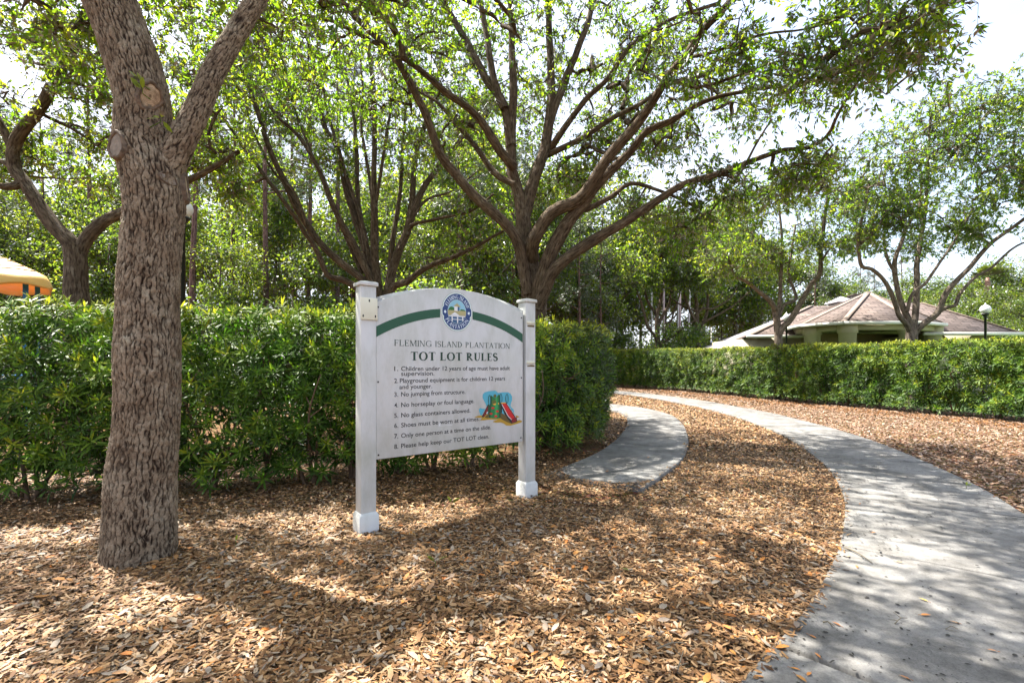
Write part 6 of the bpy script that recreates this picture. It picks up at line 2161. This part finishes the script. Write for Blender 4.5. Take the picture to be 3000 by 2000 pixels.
def single_leaf(px, py, L, v, z, label, group=None, ang=None, name='fallen_leaf', mat='leaf_dead'):
    x, y = gp(px, py)
    Y = FPX * (CH - z) / (py - HZ)
    x, y = (px - 1500) / FPX * Y, Y
    a_ = rz.uniform(0, 6.28) if ang is None else ang
    D = np.array([[math.cos(a_), math.sin(a_), .05]])
    V, F, va = leaves6(-D * L / 2, norm(D), np.array([[.1, .05, 1.0]]), np.array([L]), np.array([L * .38]), np.array([v]), np.array([.07]))
    V2, F2, B2 = tubes([(np.array([-D[0] * L * .72, -D[0] * L * .6 + [0, 0, .002], -D[0] * L * .48]), np.array([.0012, .0012, .0012]))], 4)
    o = obj(name, mesh_np(name, np.vstack([V, V2]), F + [F2 + len(V)], M[mat], {'var': np.r_[va, np.full(len(V2), .1)]}), None, (x, y, z + .004))
    tag(o, label, 'leaf', group)


single_leaf(2704, 1757, .05, 1.0, .036, 'bright yellow leaf alone on the concrete footpath')
single_leaf(2712, 1802, .055, .45, .036, 'tan brown leaf just below the yellow leaf on the footpath')
single_leaf(2450, 1828, .05, .25, .036, 'reddish brown leaf on the footpath near its left edge')
single_leaf(2293, 1896, .075, .55, .040, 'large orange leaf at the footpath edge over the bottom joint', ang=.1)
single_leaf(2347, 1988, .06, .6, .036, 'orange leaf in the footpath joint at the bottom edge of the photo')
single_leaf(2634, 1647, .045, .35, .036, 'brown leaf on the upper right of the sunlit slab')
single_leaf(2795, 1823, .04, .6, .036, 'small tan leaf right of the brown leaf on the footpath')
single_leaf(2907, 1906, .04, .2, .036, 'dark red leaf low on the right side of the footpath')
for px, py in ((2520, 1476), (2470, 1425), (2510, 1660), (2380, 1865), (2395, 1920), (2370, 1975), (2330, 1960), (2650, 1985), (2560, 1560), (2640, 1475)):
    single_leaf(px, py, .042, rz.uniform(.2, .7), .036, 'small dry brown leaf lying on the grey footpath', 'small dry leaves on the footpath')
for px, py in ((1860, 1300), (1815, 1265), (1900, 1340), (1780, 1380), (1950, 1300)):
    single_leaf(px, py, .06, rz.uniform(.3, .9), .064, 'small dry leaf lying on the shaded side path', 'small dry leaves on the side path')
single_leaf(1935, 1645, .085, .9, .03, 'pale silvery leaf lying on the mulch right of the sign', mat='moss')
single_leaf(1832, 1668, .06, .6, .03, 'pale green folded leaf on the mulch left of the silvery leaf', mat='leaf_bright')


def twig(px0, py0, px1, py1, rad, label, z=.04, forks=2):
    p, q_ = gp(px0, py0), gp(px1, py1)
    c = (p + q_) / 2
    a_, b_ = np.r_[p - c, z], np.r_[q_ - c, z + .006]
    m_ = (a_ + b_) / 2 + np.array([.01, .015, .008])
    path = catmull(np.array([a_, m_, b_]), .03)
    ps = [(path, np.linspace(rad, rad * .5, len(path)))]
    for k in range(forks):
        i_ = int(len(path) * (k + 1) / (forks + 1.5))
        d = norm(np.r_[rz.normal(size=2), .1]) * .05
        ps.append((np.array([path[i_], path[i_] + d * .6, path[i_] + d]), np.array([rad * .6, rad * .5, rad * .3])))
    V, F, B = tubes(ps, 6)
    tag(obj('twig', mesh_np('twig', V, F, M['twig'], None, True), None, (c[0], c[1], 0)), label, 'twig')


twig(2475, 1618, 2556, 1668, .006, 'forked dry twig lying across the footpath joint')
twig(2622, 1848, 2658, 1834, .003, 'short dark twig on the lower part of the footpath')
twig(2770, 1864, 2808, 1867, .002, 'hair thin stalk on the footpath at the lower right')
twig(2411, 1843, 2440, 1862, .004, 'curled dark twig on the footpath left side', forks=1)
twig(1925, 1920, 2010, 1908, .005, 'thin grey twig in the mulch near the bottom centre', z=.035)
twig(1985, 1985, 2002, 1930, .004, 'second thin grey twig in the mulch by the path corner', z=.035)


def seedling(px, py, L, k, label, name='seedling'):
    x, y = gp(px, py)
    D = norm(rdirs(k, rz) * np.array([1, 1, .3]) + np.array([0, 0, .55]))
    V, F, va = leaves6(np.tile([0, 0, .05], (k, 1)) + D * .01, D, norm(rdirs(k, rz) + [0, 0, 1.5]), rz.uniform(L * .7, L, k), L * .32, rz.uniform(.6, .95, k), .08)
    V2, F2, B2 = tubes([(np.array([[0, 0, -.01], [.004, 0, .03], [0, 0, .06]]), np.array([.003, .0025, .002]))], 5)
    o = obj(name, mesh_np(name, np.vstack([V, V2]), F + [F2 + len(V)], M['leaf_bright'], {'var': np.r_[va, np.full(len(V2), .4)]}), None, (x, y, .01))
    tag(o, label, 'seedling')


seedling(1322, 1492, .10, 5, 'small bright green seedling in the mulch under the sign')
seedling(1275, 1672, .09, 5, 'green leafy sprig on the mulch below the sign')
seedling(690, 1610, .05, 4, 'tiny green seedling in the sunny mulch right of the trunk')
seedling(2830, 1438, .07, 4, 'tiny seedling in the leaves right of the footpath')
